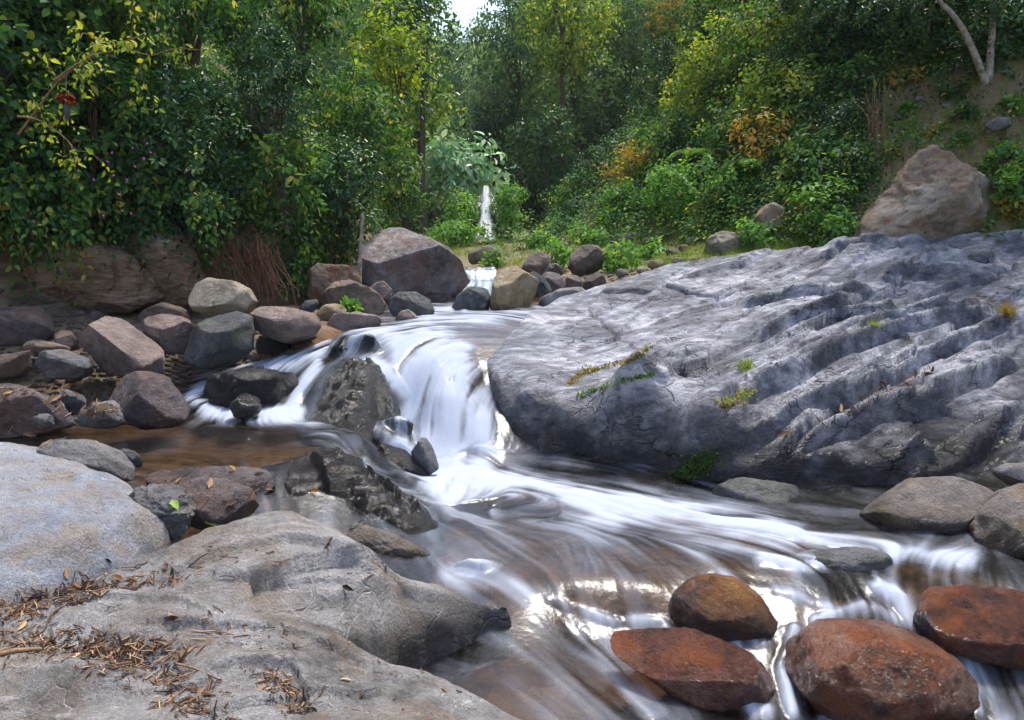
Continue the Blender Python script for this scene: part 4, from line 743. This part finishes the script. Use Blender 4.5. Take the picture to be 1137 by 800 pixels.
for i, (px, py, rx, ry, sp) in enumerate([(-60,90,80,110,'broad'), (60,-50,110,60,'mid'), (200,-60,110,60,'dark'), (320,-55,100,60,'lime'), (420,-50,70,70,'lime'), (-60,210,70,60,'broad'), (190,100,70,60,'dark')]):
    shrub('leafy bush running out of the top or left of the picture on left bank', px, py, rx, ry, sp, 230 + i, group='bushes cut by the picture edge on the left bank')

RIGHT = [('leafy yellow green tree shaped bush at the left end of the right hillside', 600,105,48,50,'lime'), ('bush with orange brown leaves high at the middle of the right hillside', 680,55,70,55,'rust'), ('dark bush below the orange brown one, full of ferns', 640,170,55,45,'dark'),
 ('green bush in shade between orange brown bush and big yellow green one', 700,125,50,50,'mid'), ('drooping green bush left of the distant grass, foot of right hillside', 655,220,45,32,'mid'), ('low bush right beside the distant waterfall', 590,225,36,36,'dark'),
 ('bright green bush low on the hillside above the pale wedge stone', 705,225,40,30,'fresh'), ('tall bush at the top between orange brown bush and dark leaves', 765,30,60,55,'rust'), ('largest yellow green bush on the right hillside', 790,100,65,65,'lime'),
 ('shaded green bush below the largest yellow green bush', 755,165,50,40,'mid'), ('fresh green bush low at the hillside foot over the grassy edge', 770,215,52,34,'fresh'), ('dark green bush at the top right of the largest yellow green bush', 850,45,58,50,'mid'),
 ('yellow leaved bush in the middle of the right hillside', 870,115,50,42,'lime'), ('thin bush with yellow and brown leaves under the yellow leaved one', 850,165,48,36,'rust'), ('dark leaved bush above the broken pale rock', 900,185,42,34,'mid'),
 ('fresh green small bush left of the tall tan boulder', 915,225,38,34,'fresh'), ('low fern like bush left of the broken pale rock', 825,205,40,32,'fresh'), ('dim bush at the top edge right of centre hillside', 930,40,60,42,'dark'), ('small dark bush beside the dry stalks', 935,140,34,28,'dark'),
 ('dark leafy branches at the top right over the bare slope', 1000,20,60,34,'dark'), ('dark bush at the top right corner behind the pale trunk', 1110,35,55,55,'dark'), ('small green plant at the right edge beside tall tan boulder', 1128,205,26,26,'fresh'), ('low green bush in front of the dark creek tree group', 625,255,24,16,'fresh'),
 ('thick dark bush deep behind the orange brown one', 615,30,60,60,'dark'), ('tangled bush below the fern slope above the brown mossy boulder', 720,190,44,30,'rust')]
for i, (lab, *a) in enumerate(RIGHT): shrub(lab, *a, seed=300 + i, group='bushes on the right hillside', scale=.85)
for i, (px, py, rx, ry, sp) in enumerate([(690,-40,80,50,'rust'), (820,-40,90,50,'lime'), (940,-40,90,50,'dark'), (1180,190,40,50,'mid')]):
    shrub('leafy bush running out of the top or right of the picture on right hillside', px, py, rx, ry, sp, 340 + i, group='bushes cut by the picture edge on the right hillside', scale=.8)
tree('flat topped tree with large silvery green leaves beside the distant waterfall', 510,192,52,38,24,'silver',400, name='umbrella_tree')
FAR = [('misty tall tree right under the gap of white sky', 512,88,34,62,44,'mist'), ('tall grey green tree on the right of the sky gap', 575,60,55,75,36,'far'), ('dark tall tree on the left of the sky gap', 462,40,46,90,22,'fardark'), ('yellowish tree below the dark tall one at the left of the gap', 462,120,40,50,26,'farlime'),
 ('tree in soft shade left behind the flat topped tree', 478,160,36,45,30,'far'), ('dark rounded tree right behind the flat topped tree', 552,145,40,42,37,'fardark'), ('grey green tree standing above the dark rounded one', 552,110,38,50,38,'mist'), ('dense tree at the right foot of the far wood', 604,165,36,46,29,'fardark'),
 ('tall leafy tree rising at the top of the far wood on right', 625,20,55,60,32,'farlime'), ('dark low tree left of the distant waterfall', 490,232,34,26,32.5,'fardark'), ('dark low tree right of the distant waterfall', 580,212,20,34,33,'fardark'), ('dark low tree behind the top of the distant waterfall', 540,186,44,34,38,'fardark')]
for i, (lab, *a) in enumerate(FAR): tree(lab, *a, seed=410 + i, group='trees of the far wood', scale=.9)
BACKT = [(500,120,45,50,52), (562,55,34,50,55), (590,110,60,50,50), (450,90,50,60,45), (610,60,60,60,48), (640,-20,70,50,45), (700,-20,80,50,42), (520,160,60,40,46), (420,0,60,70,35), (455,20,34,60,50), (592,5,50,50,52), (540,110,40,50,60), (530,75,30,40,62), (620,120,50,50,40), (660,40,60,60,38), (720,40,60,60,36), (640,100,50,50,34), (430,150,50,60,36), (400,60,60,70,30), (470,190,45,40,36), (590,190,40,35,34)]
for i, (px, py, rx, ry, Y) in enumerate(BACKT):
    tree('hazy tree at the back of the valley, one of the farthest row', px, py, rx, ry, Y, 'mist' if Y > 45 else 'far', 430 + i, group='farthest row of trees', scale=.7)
FILL = [(330,-10,70,60,'mid',11), (400,130,60,60,'mid',12.5), (380,200,55,55,'dark',11.5), (440,60,50,60,'lime',14), (450,210,35,50,'mid',14), (300,100,60,60,'dark',10.5), (200,-10,80,60,'mid',10), (90,0,90,60,'broad',9.5), (90,110,70,60,'mid',9), (200,160,60,60,'dark',9.5), (310,190,55,55,'mid',10), (90,185,70,50,'broad',8.9), (200,230,50,40,'hang',9.2), (0,100,60,70,'broad',8.6)]
for i, (px, py, rx, ry, sp, Y) in enumerate(FILL): shrub('dense bush merging into the green of the left bank behind the front bushes', px, py, rx, ry, sp, 460 + i, Y=Y, group='back row of bushes on the left bank', pull=.1, scale=.7)
FILR = [(640,110,50,50,'mid'), (720,80,50,45,'mid'), (690,180,45,40,'dark'), (740,100,40,50,'dark'), (820,160,45,40,'mid'), (900,80,50,45,'mid'), (800,40,55,45,'mid'), (720,10,60,50,'rust'), (650,10,55,50,'mid'), (610,170,40,45,'dark'), (960,90,36,30,'mid'), (880,50,45,40,'lime'), (980,0,70,45,'mid'), (740,215,40,28,'fresh'), (800,230,34,24,'mid'), (870,215,34,26,'mid'), (600,60,50,50,'mid'), (950,190,28,26,'mid'), (640,240,30,22,'mid'), (560,235,26,24,'mid')]
for i, (px, py, rx, ry, sp) in enumerate(FILR): shrub('dense bush merging into the green of the right hillside between others', px, py, rx, ry, sp, 480 + i, group='filling bushes on the right hillside', pull=.3, scale=.7)

def scatter(name, px0, px1, py0, py1, n, seed, dens):
    """points on the ground seen inside a picture window"""
    rg = np.random.default_rng(seed); out = []
    for px, py in zip(rg.uniform(px0, px1, n), rg.uniform(py0, py1, n)):
        if dens(px, py, rg): out.append(hit(px, py, 7.5))
    P = np.array(out); P[:, 2] = ground(P[:, 0], P[:, 1]); return P
bare = lambda px, py: sstep(930, 985, px) * sstep(60, 95, py) * sstep(1200, 1150, px)
P = np.vstack([scatter('u', -60, 480, -60, 265, 7000, 500, lambda x, y, r: True), scatter('u', 470, 1420, -60, 275, 14500, 501, lambda x, y, r: r.random() > .88 * bare(x, y)), scatter('u', 380, 760, -20, 250, 5000, 503, lambda x, y, r: True)])
rg = np.random.default_rng(502); n = len(P); sc_ = np.clip(P[:, 1] / 10, .8, 6)
v, f, t = sprigs(rg, P - [0, 0, .03], unit(rg.normal(size=(n, 3)) * .6 + [0, -.45, 1]), .34 * sc_ * rg.uniform(.6, 1.5, n), 10, .075 * sc_, .55, .4, .40 + .2 * vnoise(P[:, 0], P[:, 1], P[:, 2], 5) + .12 * rg.normal(size=n), .15)
tag(mesh_np('undergrowth', v, f, LM['broad'], attrs={'tint': t}, smooth=False), 'leafy undergrowth covering the slopes between the bushes', 'undergrowth', kind='stuff')
# grass and low herbs on the banks
def blades(P, rg, h, w, lean=.5):
    n = len(P); d = unit(rg.normal(size=(n, 3)) * lean + [0, 0, 1]); s = unit(np.cross(d, rg.normal(size=(n, 3)))); L = (h * rg.uniform(.5, 1.4, n))[:, None]
    b = unit(d + rg.normal(size=(n, 3)) * .5 * lean - [0, 0, .25])
    v = np.stack([P - s * w, P + s * w, P + d * L * .6 + s * w * .7, P + d * L * .6 - s * w * .7, P + d * L * .6 + b * L * .5 + s * w * .1, P + d * L * .6 + b * L * .5 - s * w * .1], 1).reshape(-1, 3)
    i = np.arange(n)[:, None] * 6; return v, np.concatenate([i + [0, 1, 2, 3], i + [3, 2, 4, 5]], 1).reshape(-1, 4)
P = np.vstack([scatter('g', 560, 960, 248, 300, 1500, 510, lambda x, y, r: True), scatter('g', 940, 1400, 70, 275, 1300, 511, lambda x, y, r: r.random() < .8), scatter('g', 450, 560, 244, 285, 700, 512, lambda x, y, r: True)])
rg = np.random.default_rng(513); P = np.repeat(P, 12, 0) + rg.normal(size=(len(P) * 12, 3)) * [.07, .12, 0]; P[:, 2] = ground(P[:, 0], P[:, 1]) - .01
v, f = blades(P, rg, .09, .005); t = np.repeat(np.clip(.45 + .3 * fbm(P[:, 0] * 1.2, P[:, 1] * 1.2, o=3, seed=4) + .18 * rg.normal(size=len(P)), 0, 1), 6)
tag(mesh_np('grass', v, f, LM['grass'], attrs={'tint': t}, smooth=False), 'short grass on the banks above the big slab and by the far fall', 'grass', kind='stuff')
def herb(label, px, py, rx, ry, Y, seed, spec='fresh', name='herb', cat='plant', group=None):
    return shrub(label, px, py, rx, ry, spec, seed, Y=Y, pull=.2, name=name, cat=cat, group=group)
for i, (lab, *a) in enumerate([('bright leafy plant in front of the brown round boulder on the grassy bank', 690,290,26,16,11.6), ('leafy plant above the dark row of boulders, left of brown boulder', 615,282,24,16,13), ('tuft of light green leaves beside the small upper cascade', 548,288,16,11,14.5), ('spreading herb at the foot of the mossy round boulder', 590,268,22,10,17.5),
        ('mound of bright grass and herbs behind the biggest boulder', 500,262,34,14,19), ('leafy plant right of the bright one, among small stones', 722,282,20,12,12.4), ('leafy bush hugging the left side of the distant waterfall', 514,236,17,26,20.2), ('leafy bush hugging the right side of the distant waterfall', 566,232,19,30,20.2), ('green plant hanging beside the rounded grey rock', 840,262,22,14,11.2), ('herb behind the small stones on the grassy bank', 650,264,26,10,15), ('small plant between dark boulder and roots', 388,342,7,5,9.2),
        ('small green herb at the left side of the tall tan boulder', 930,255,20,14,10.6)]): herb(lab, *a, seed=520 + i)
# ferns
def fern(label, px, py, size, seed, n=9):
    rg = np.random.default_rng(seed); B = hit(px, py); B = B - unit(B - EYE) * .4; L = size * B[1] / F_PX; o = empty('fern', B, label, 'fern', 'ferns on the right hillside'); pp = []
    P_, D_, N_, L_ = [], [], [], []
    for i in range(n):
        a = rg.uniform(0, 2 * math.pi); h = np.array([math.cos(a), math.sin(a) - .4, 0]); t = np.linspace(0, 1, 26)[:, None]
        p = B + h * L * t * .9 + np.array([0, 0, 1]) * L * (.75 * t - .85 * t * t); pp.append((p, .006)); tg = unit(np.gradient(p, axis=0)); s = unit(np.cross(tg, [0, 0, 1]))
        for sg in (1, -1): P_.append(p[2:]); D_.append(s[2:] * sg + tg[2:] * .35 - [0, 0, .15]); N_.append(np.tile([0, 0, 1.], (24, 1))); L_.append(L * .24 * np.sin(np.linspace(.5, 3.0, 24)))
    v, f = leaves(np.vstack(P_), np.vstack(D_), np.vstack(N_), np.concatenate(L_), .3); mesh_np('fronds', v, f, LM['fresh'], parent=o, loc=B, attrs={'tint': np.repeat(rg.uniform(.2, .6, len(f) // 2), 6)}, smooth=False)
    v, f = tubes(pp, 4); mesh_np('stalks', v, f, M_BARK, parent=o, loc=B)
for i, (lab, *a) in enumerate([('arching fern in the shade under the orange brown bush', 665,160,40), ('fern left of the largest yellow green bush', 728,150,38), ('large fern over the fresh green bush', 775,175,42), ('fern hanging beside the broken pale rock', 832,185,38), ('dark fern at the left low part of the hillside', 620,205,34), ('small fern high near the top of hillside', 905,70,34)]): fern(lab, *a, seed=540 + i)

# pale leaning trunks on the bare slope
def bare_tree(label, base_px, tips, Y, seed, r0, crown=None):
    rg = np.random.default_rng(seed); B = at_y(*base_px, Y); o = empty('pale_tree', B, label, 'tree')
    v, f = tubes([limb(rg, B - [0, 0, .1], at_y(*t, Y + rg.uniform(-.4, .4)), r0 * q, r0 * q * .45, 12, .10) for t, q in tips], 8); mesh_np('trunk', v, f, M_PALEBARK, parent=o, loc=B)
    if crown:
        C = at_y(*crown[:2], Y); r = np.array([crown[2], crown[2], crown[3]]) * Y / F_PX; v, f, t, q = crown_np(rg, r, 'dark', scale=.7); mesh_np('crown', v + C, f, LM['dark'], parent=o, loc=B, attrs={'tint': t}, smooth=False)
Yt = hit(1098, 88)[1] - .1
bare_tree('pale spotted tree with one trunk leaning left over the bare slope', (1098, 92), [((1040, -8), .9), ((1104, -30), .9), ((1068, 40), .5)], Yt, 560, .062, (1060, -75, 80, 40))
bare_tree('thin pale double stem behind the leaning pale tree', (1030, 40), [((1018, -20), .8), ((1040, -30), .7), ((1000, 35), .5)], hit(1030, 44)[1], 561, .045)
# dry stalks
B = hit(972, 168); rg = np.random.default_rng(570); k = B[1] / F_PX
v, f = tubes([limb(rg, B + rg.normal(size=3) * [.08, .08, 0], B + np.array([rg.uniform(-34, 30) * k, rg.uniform(-.2, .1), rg.uniform(45, 82) * k]), .008, .003, 6, .05) for _ in range(16)], 5)
tag(mesh_np('dry_stalks', v, f, M_TWIG, loc=B), 'clump of tall dry straw coloured stalks above the tall tan boulder', 'dry stalks')
for i, (px, py) in enumerate([(1010,120),(1040,150),(1075,130),(1110,170),(990,175),(1060,105),(1125,120),(1000,90),(1030,75),(1095,190),(1120,230),(960,200),(1070,160)]):
    shrub('low weedy plant on the bare earthy slope above the tall tan boulder', px, py, 9 + i % 4 * 3, 6 + i % 3 * 3, ['fresh', 'rust', 'mid'][i % 3], 720 + i, group='weeds on the bare slope', pull=.1, name='weed', cat='plant', scale=1.2)
for i, (px, py, r) in enumerate([(1045,95,5), (1060,98,7), (1020,110,4), (1052,118,5), (1035,135,4), (1080,112,5), (1015,145,6), (1110,105,5), (1000,130,4), (1068,142,4)]):
    q = hit(px, py + r * .3); rr = np.random.default_rng(i + 40)
    boulder('small grey stone lying on the bare earthy slope at upper right', [(px + r * 1.5 * math.cos(a) * rr.uniform(.8, 1.2), py - r * .6 * math.sin(a) * rr.uniform(.8, 1.2)) for a in np.linspace(0, 2 * math.pi, 8, endpoint=False)], q[1], M_GREY, sub=3, seed=750 + i, name='stone', cat='stone', group='stones on the bare slope')
rg = np.random.default_rng(760); ps = []
for _ in range(90):
    p = hit(rg.uniform(985, 1140), rg.uniform(80, 200)); d = unit(rg.normal(size=3) * [1, .6, .3]); ps.append((p + [0, -.02, .03] + d * np.linspace(-.5, .5, 4)[:, None] * rg.uniform(.1, .45) + rg.normal(size=(4, 3)) * .01, rg.uniform(.003, .008)))
v, f = tubes(ps, 4); tag(mesh_np('twig_litter', v, f, M_TWIG), 'dry twigs strewn over the bare earthy slope at upper right', 'twig litter', kind='stuff')
rg = np.random.default_rng(770); gv, gf = ICO[3][0], ICO[3][1]; import bmesh as _b
bm_ = _b.new(); _b.ops.create_icosphere(bm_, subdivisions=1, radius=1); gv = np.array([q.co[:] for q in bm_.verts]); gf = np.array([[q.index for q in p.verts] for p in bm_.faces]); bm_.free(); VV, FF = [], []
for (x0, x1, y0, y1, n, r0, r1) in [(-20, 350, 345, 470, 2200, 1.2, 4.5), (560, 780, 262, 320, 700, 1.0, 3.0), (340, 560, 330, 360, 200, 1.2, 3.5)]:
    for _ in range(n):
        p = hit(rg.uniform(x0, x1), rg.uniform(y0, y1), 5.2)
        if p[1] > 14: continue
        p[2] = ground(p[0], p[1]); r = rg.uniform(r0, r1) * p[1] / F_PX; v = gv * (1 + .25 * rg.normal(size=(len(gv), 1))) * r * [1.3, 1.1, .7]; a = rg.uniform(0, 6); c_, s_ = math.cos(a), math.sin(a)
        FF.append(gf + len(gv) * len(VV)); VV.append(v @ np.array([[c_, s_, 0], [-s_, c_, 0], [0, 0, 1]]) + p)
tag(mesh_np('gravel', np.vstack(VV), np.vstack(FF), M_BROWN, smooth=False), 'loose gravel and rock chips between the boulders of both banks', 'gravel', kind='stuff')
# roots and hanging stems on the left bank
def roots(label, px, py, w, h, n, seed):
    rg = np.random.default_rng(seed); P0 = hit(px, py); k = P0[1] / F_PX; ps = []
    for i in range(n):
        x = rg.normal() * w * .4; a = P0 + np.array([x * k, -.25 + rg.normal() * .10, rg.uniform(-.1, .3) * h * k]); t = np.linspace(0, 1, 9)[:, None]
        l = h * k * rg.uniform(.5, 1.15); p = a + np.array([rg.normal() * .12 + .1, -.12, 0]) * t - np.array([0, 0, l]) * t ** 1.2 + np.cumsum(rg.normal(size=(9, 3)) * .018, 0); ps.append((p, rg.uniform(.003, .009) * (1.2 - .7 * t[:, 0])))
    v, f = tubes(ps, 4); tag(mesh_np('hanging_roots', v, f, M_ROOT, loc=P0), label, 'roots', 'roots hanging on the left bank')
roots('reddish brown roots hanging from the bank above the cream boulder', 245, 262, 44, 60, 90, 580)
roots('thick beard of brown roots left of the rust stained block', 290, 285, 26, 58, 110, 581)
roots('thin roots hanging down at the left picture edge', 20, 255, 30, 50, 30, 582)
roots('thin dry vines hanging in front of the leafy curtain', 330, 245, 30, 60, 26, 583)
rg = np.random.default_rng(584); A = at_y(402, 235, 10.3); v, f = tubes([limb(rg, at_y(399, 322, 10.3), A, .03, .02, 9, .06)], 6); tag(mesh_np('vine_stem', v, f, M_PALEBARK, loc=at_y(399, 322, 10.3)), 'pale upright vine stem in front of the biggest boulder', 'vine')
# bare arching twigs over the left foliage
for i, (lab, p0, p1, Y) in enumerate([('bare pale branch arching over the dark hollow at upper left', (20, 150), (165, 45), 7.9), ('thin bare branch with yellow leaves under the red flower', (20, 130), (85, 165), 7.8), ('long bare twig reaching right across the dark hollow', (60, 90), (170, 60), 7.8)]):
    rg = np.random.default_rng(590 + i); a, b = at_y(*p0, Y), at_y(*p1, Y - .2); o = empty('branch', a, lab, 'branch'); ps = [limb(rg, a, b, .012, .004, 10, .15)]; q = ps[0][0]
    for j in range(3, 10): ps.append(limb(rg, q[j], q[j] + rg.normal(size=3) * .16 + [.05, -.08, -.03], .004, .002, 5, .2))
    v, f = tubes(ps, 5); mesh_np('twig', v, f, M_TWIG, parent=o, loc=a); e = np.array([x[0][-1] for x in ps] + [x[0][3] for x in ps])
    v, f, t = sprigs(rg, e, unit(rg.normal(size=e.shape) + [0, -.3, 0]), np.full(len(e), .2), 7, .075, .6, .5, np.full(len(e), .6), .2); mesh_np('foliage', v, f, LM['lime'], parent=o, loc=a, attrs={'tint': t}, smooth=False)
# red flower with a grey hanging bract
rg = np.random.default_rng(600); A = at_y(73, 106, 7.35); o = empty('hanging_flower', A - np.array([0, 0, .22]), 'dark red hanging flower with a grey bract below, upper left', 'flower'); n = 12; an = np.linspace(0, 4 * math.pi, n)
d = np.stack([np.cos(an) * .6, np.sin(an) * .6, -.55 + .5 * rg.random(n)], 1); v, f = leaves(np.tile(A, (n, 1)) + d * .02, d, d + [0, 0, 1], np.full(n, .085), .75); mesh_np('petals', v, f, LM['red'], parent=o, loc=A - np.array([0, 0, .22]), attrs={'tint': np.repeat(rg.random(n), 6)})
v, f = tubes([(np.array([A - [0, 0, .06], A - [0, 0, .10], A - [0, 0, .16], A - [0, 0, .22]]), np.array([.012, .032, .026, .004])), (np.array([A + [0, .05, .25], A + [0, .02, .1], A - [0, 0, .02]]), .006)], 8); mesh_np('bract', v, f, M_DARKGREY, parent=o, loc=A - np.array([0, 0, .22]))
# purple flowers: little petals on the creepers
pts = [(164,160),(167,170),(160,176),(150,185),(120,180),(126,195),(132,216),(136,234),(146,237),(207,190),(239,253),(115,240),(125,170),(104,200),(38,246),(37,260),(172,23),(176,33),(148,165),(141,200)]
for i, (px, py) in enumerate(pts):
    rg = np.random.default_rng(610 + i); A = at_y(px, py, 7.95 + .3 * (px > 180)); n = 6; d = unit(rg.normal(size=(n, 3)) + [0, -.8, 0]); v, f = leaves(np.tile(A, (n, 1)), d, d + rg.normal(size=(n, 3)), np.full(n, .019), .7)
    tag(mesh_np('flower', v, f, LM['petal'], loc=A, attrs={'tint': np.repeat(rg.random(n), 6)}), 'tiny purple flower among the leaves of the left bank', 'flower', 'purple flowers on the left bank')

# ------------------------------------------------------------------ litter, moss and tufts lying on the rocks
bpy.context.view_layer.update(); dg = bpy.context.evaluated_depsgraph_get()
VT, PT = [], []
for o in ROCKS:
    off = len(VT); mw = o.matrix_world; VT += [mw @ q.co for q in o.data.vertices]; PT += [[j + off for j in p.vertices] for p in o.data.polygons]
BV = BVHTree.FromPolygons(VT, PT); del VT, PT
def on_rock(px, py):
    h = BV.ray_cast(Vector(EYE), Vector(ray(px, py)).normalized()); return (None, None) if h[0] is None else (np.array(h[0]), np.array(h[1]))
def litter(label, zones, seed, name='leaf_litter'):
    rg = np.random.default_rng(seed); ps, P_, D_, N_, L_ = [], [], [], [], []
    for (x0, y0, x1, y1, w, n) in zones:
        for _ in range(n):
            t = rg.random(); px, py = x0 + (x1 - x0) * t + rg.normal() * w, y0 + (y1 - y0) * t + rg.normal() * w * .4; p, nn = on_rock(px, py)
            if p is None or nn[2] < .3: continue
            k = p[1] / F_PX; d = rg.normal(size=3); d -= nn * (d @ nn); d = unit(d) + nn * rg.normal() * .12; L = k * rg.uniform(5, 24) * (.4 if rg.random() < .6 else 1.2)
            if rg.random() < .75: q = p + nn * .006 + d * np.linspace(-.5, .5, 4)[:, None] * L + rg.normal(size=(4, 3)) * L * .03; ps.append((q, rg.uniform(.0012, .0035)))
            else: P_.append(p + nn * .006); D_.append(d); N_.append(nn + rg.normal(size=3) * .4); L_.append(L * .7)
    if not ps: return
    v, f = tubes(ps, 4); t = np.repeat(rg.random(len(ps)), 16)[:len(v)]
    if P_: v2, f2 = leaves(np.array(P_), np.array(D_), np.array(N_), np.array(L_), .35); f = np.vstack([f, f2 + len(v)]); v = np.vstack([v, v2]); t = np.r_[t, np.repeat(rg.random(len(P_)), 6)]
    return tag(mesh_np(name, v, f, LM['litter'], attrs={'tint': t}), label, 'leaf litter', kind='stuff')
litter('brown twigs and dead leaves heaped on the near foreground rock', [(0,685,110,650,14,260),(20,715,190,725,22,520),(120,735,240,770,16,220),(190,780,240,800,14,120),(300,745,330,795,10,160),(200,690,300,705,26,50),(300,740,520,780,60,50),(80,655,200,640,12,120)], 620)
litter('sparse brown specks and twigs on the wedge shaped rock', [(130,640,440,620,40,60)], 621)
litter('dead leaves on the dark low rock by the amber pool', [(10,440,120,460,26,260),(0,470,60,485,18,120)], 622)
litter('red brown dead leaves caught in the cracks of the big slab', [(880,480,1010,430,6,150),(940,455,1030,410,5,110),(1090,330,1125,360,8,90),(800,455,835,440,5,60),(985,462,1050,440,5,60)], 623)
litter('small dead leaves scattered on rocks behind the blue white boulder', [(180,545,300,540,26,60)], 624)
for i, (lab, a, b, r) in enumerate([('longest straw coloured stick lying on the foreground litter', (103,700),(153,726), .006), ('dark flat stick at the left edge of the foreground litter', (-10,732),(46,724), .010), ('short pale stick beside the longest straw coloured one', (55,690),(66,678), .006), ('pale stick at the lower end of the foreground litter', (195,740),(243,758), .004)]):
    p, n1 = on_rock(*a); q, n2 = on_rock(*b)
    if p is None or q is None: continue
    v, f = tubes([(np.array([p + [0, 0, .012], (p + q) / 2 + [0, 0, .02], q + [0, 0, .012]]), np.array([r, r, r * .8]))], 6); tag(mesh_np('stick', v, f, M_TWIG, loc=(p + q) / 2), lab, 'stick')
def one_leaf(label, px, py, mat, tint, L, seed, lift=.01):
    rg = np.random.default_rng(seed); p, n = on_rock(px, py)
    if p is None: return
    n = unit(n + [0, -.3, .5]); d = unit(rg.normal(size=3) * [1, .3, .3]); v, f = leaves((p + n * lift)[None], d[None], n[None], np.array([L]), .6); tag(mesh_np('fallen_leaf', v, f, LM[mat], attrs={'tint': np.full(6, tint)}, loc=p), label, 'leaf')
one_leaf('big pale yellow fallen leaf in the gap behind the wedge rock', 228, 580, 'lime', .8, .13, 1); one_leaf('bright green fallen leaf beside the upright rough rock', 190, 556, 'fresh', .9, .08, 2)
one_leaf('orange fallen leaf on the wet black ledge', 345, 545, 'rust', .9, .06, 3); one_leaf('small orange leaf on the flat dark rock by the amber pool', 262, 523, 'rust', .8, .05, 4); one_leaf('yellow leaf near the tip of the low tan rock', 150, 500, 'lime', .9, .06, 5)
def tuft(label, px, py, n, h, seed, mat='grass', name='grass_tuft', cat='grass tuft'):
    rg = np.random.default_rng(seed); p, nn = on_rock(px, py); B = np.tile(p, (n, 1)) + rg.normal(size=(n, 3)) * [.03, .03, .01]; v, f = blades(B, rg, h, .003, .45); tag(mesh_np(name, v, f, LM[mat], attrs={'tint': np.repeat(rg.uniform(.3, .9, n), 6)}, loc=p, smooth=False), label, cat)
tuft('green grass tuft growing in a pocket of the big slab', 828, 410, 160, .09, 630); tuft('dry reddish grass tuft in the crack at the right of the slab', 1118, 350, 180, .12, 631, 'rust'); tuft('small yellow grass tuft on the slab right of the green one', 970, 362, 60, .06, 632)
def moss(label, pts, w, n, seed, tint=(.1, .6), mat='grass'):
    rg = np.random.default_rng(seed); P_, D_, N_ = [], [], []; pl = np.array(pts, float)
    for _ in range(n):
        t = rg.random() * (len(pl) - 1); i = int(t); q = pl[i] + (pl[i + 1] - pl[i]) * (t - i) + rg.normal(size=2) * w * [1, .6]; p, nn = on_rock(*q)
        if p is None: continue
        P_.append(p); D_.append(nn + rg.normal(size=3) * .6); N_.append(rg.normal(size=3))
    if not P_: return
    v, f = leaves(np.array(P_), np.array(D_), np.array(N_), rg.uniform(.012, .034, len(P_)), .6); tag(mesh_np('moss', v, f, LM[mat], attrs={'tint': np.repeat(rg.uniform(*tint, len(P_)), 6)}, loc=P_[0], smooth=False), label, 'moss', kind='stuff')
moss('green and rusty moss strip along the upper crack of the slab', [(630,428),(650,412),(665,410),(700,400),(722,384)], 2.5, 420, 640, (.2, .8), 'rust'); moss('thin green moss strip along the lower crack of the slab', [(640,440),(690,424),(725,414)], 2, 260, 641)
moss('dark green moss patch at the foot of the slab by the white water', [(745,535),(775,520),(790,505)], 9, 900, 642, (0, .4)); moss('yellow moss specks at the edge of the slab pocket', [(800,450),(820,442),(830,435)], 6, 200, 643, (.5, 1))
# ------------------------------------------------------------------ valley air
M = NT('valley_air'); vp = M.n('VolumePrincipled'); vp.inputs['Color'].default_value = (.86, .92, 1, 1); vp.inputs['Density'].default_value = .0005; vp.inputs['Anisotropy'].default_value = 0
M.t.links.new(vp.outputs[0], M.out.inputs['Volume'])
x0, x1, y0, y1, z0, z1 = -62, 62, -42, 92, float(GZ.min()) - 1, float(GZ[(GY > -5) & (GY < 60) & (np.abs(GX) < 20)].max()) + 10
hv = [(x, y, z) for z in (z0, z1) for y in (y0, y1) for x in (x0, x1)]; hf = [(0, 2, 3, 1), (4, 5, 7, 6), (0, 1, 5, 4), (2, 6, 7, 3), (0, 4, 6, 2), (1, 3, 7, 5)]
tag(mesh_np('haze', hv, hf, M.m, smooth=False), 'thin pale mist hanging in the far end of the valley', 'haze', kind='stuff')
print('LEAVES', NL[0])
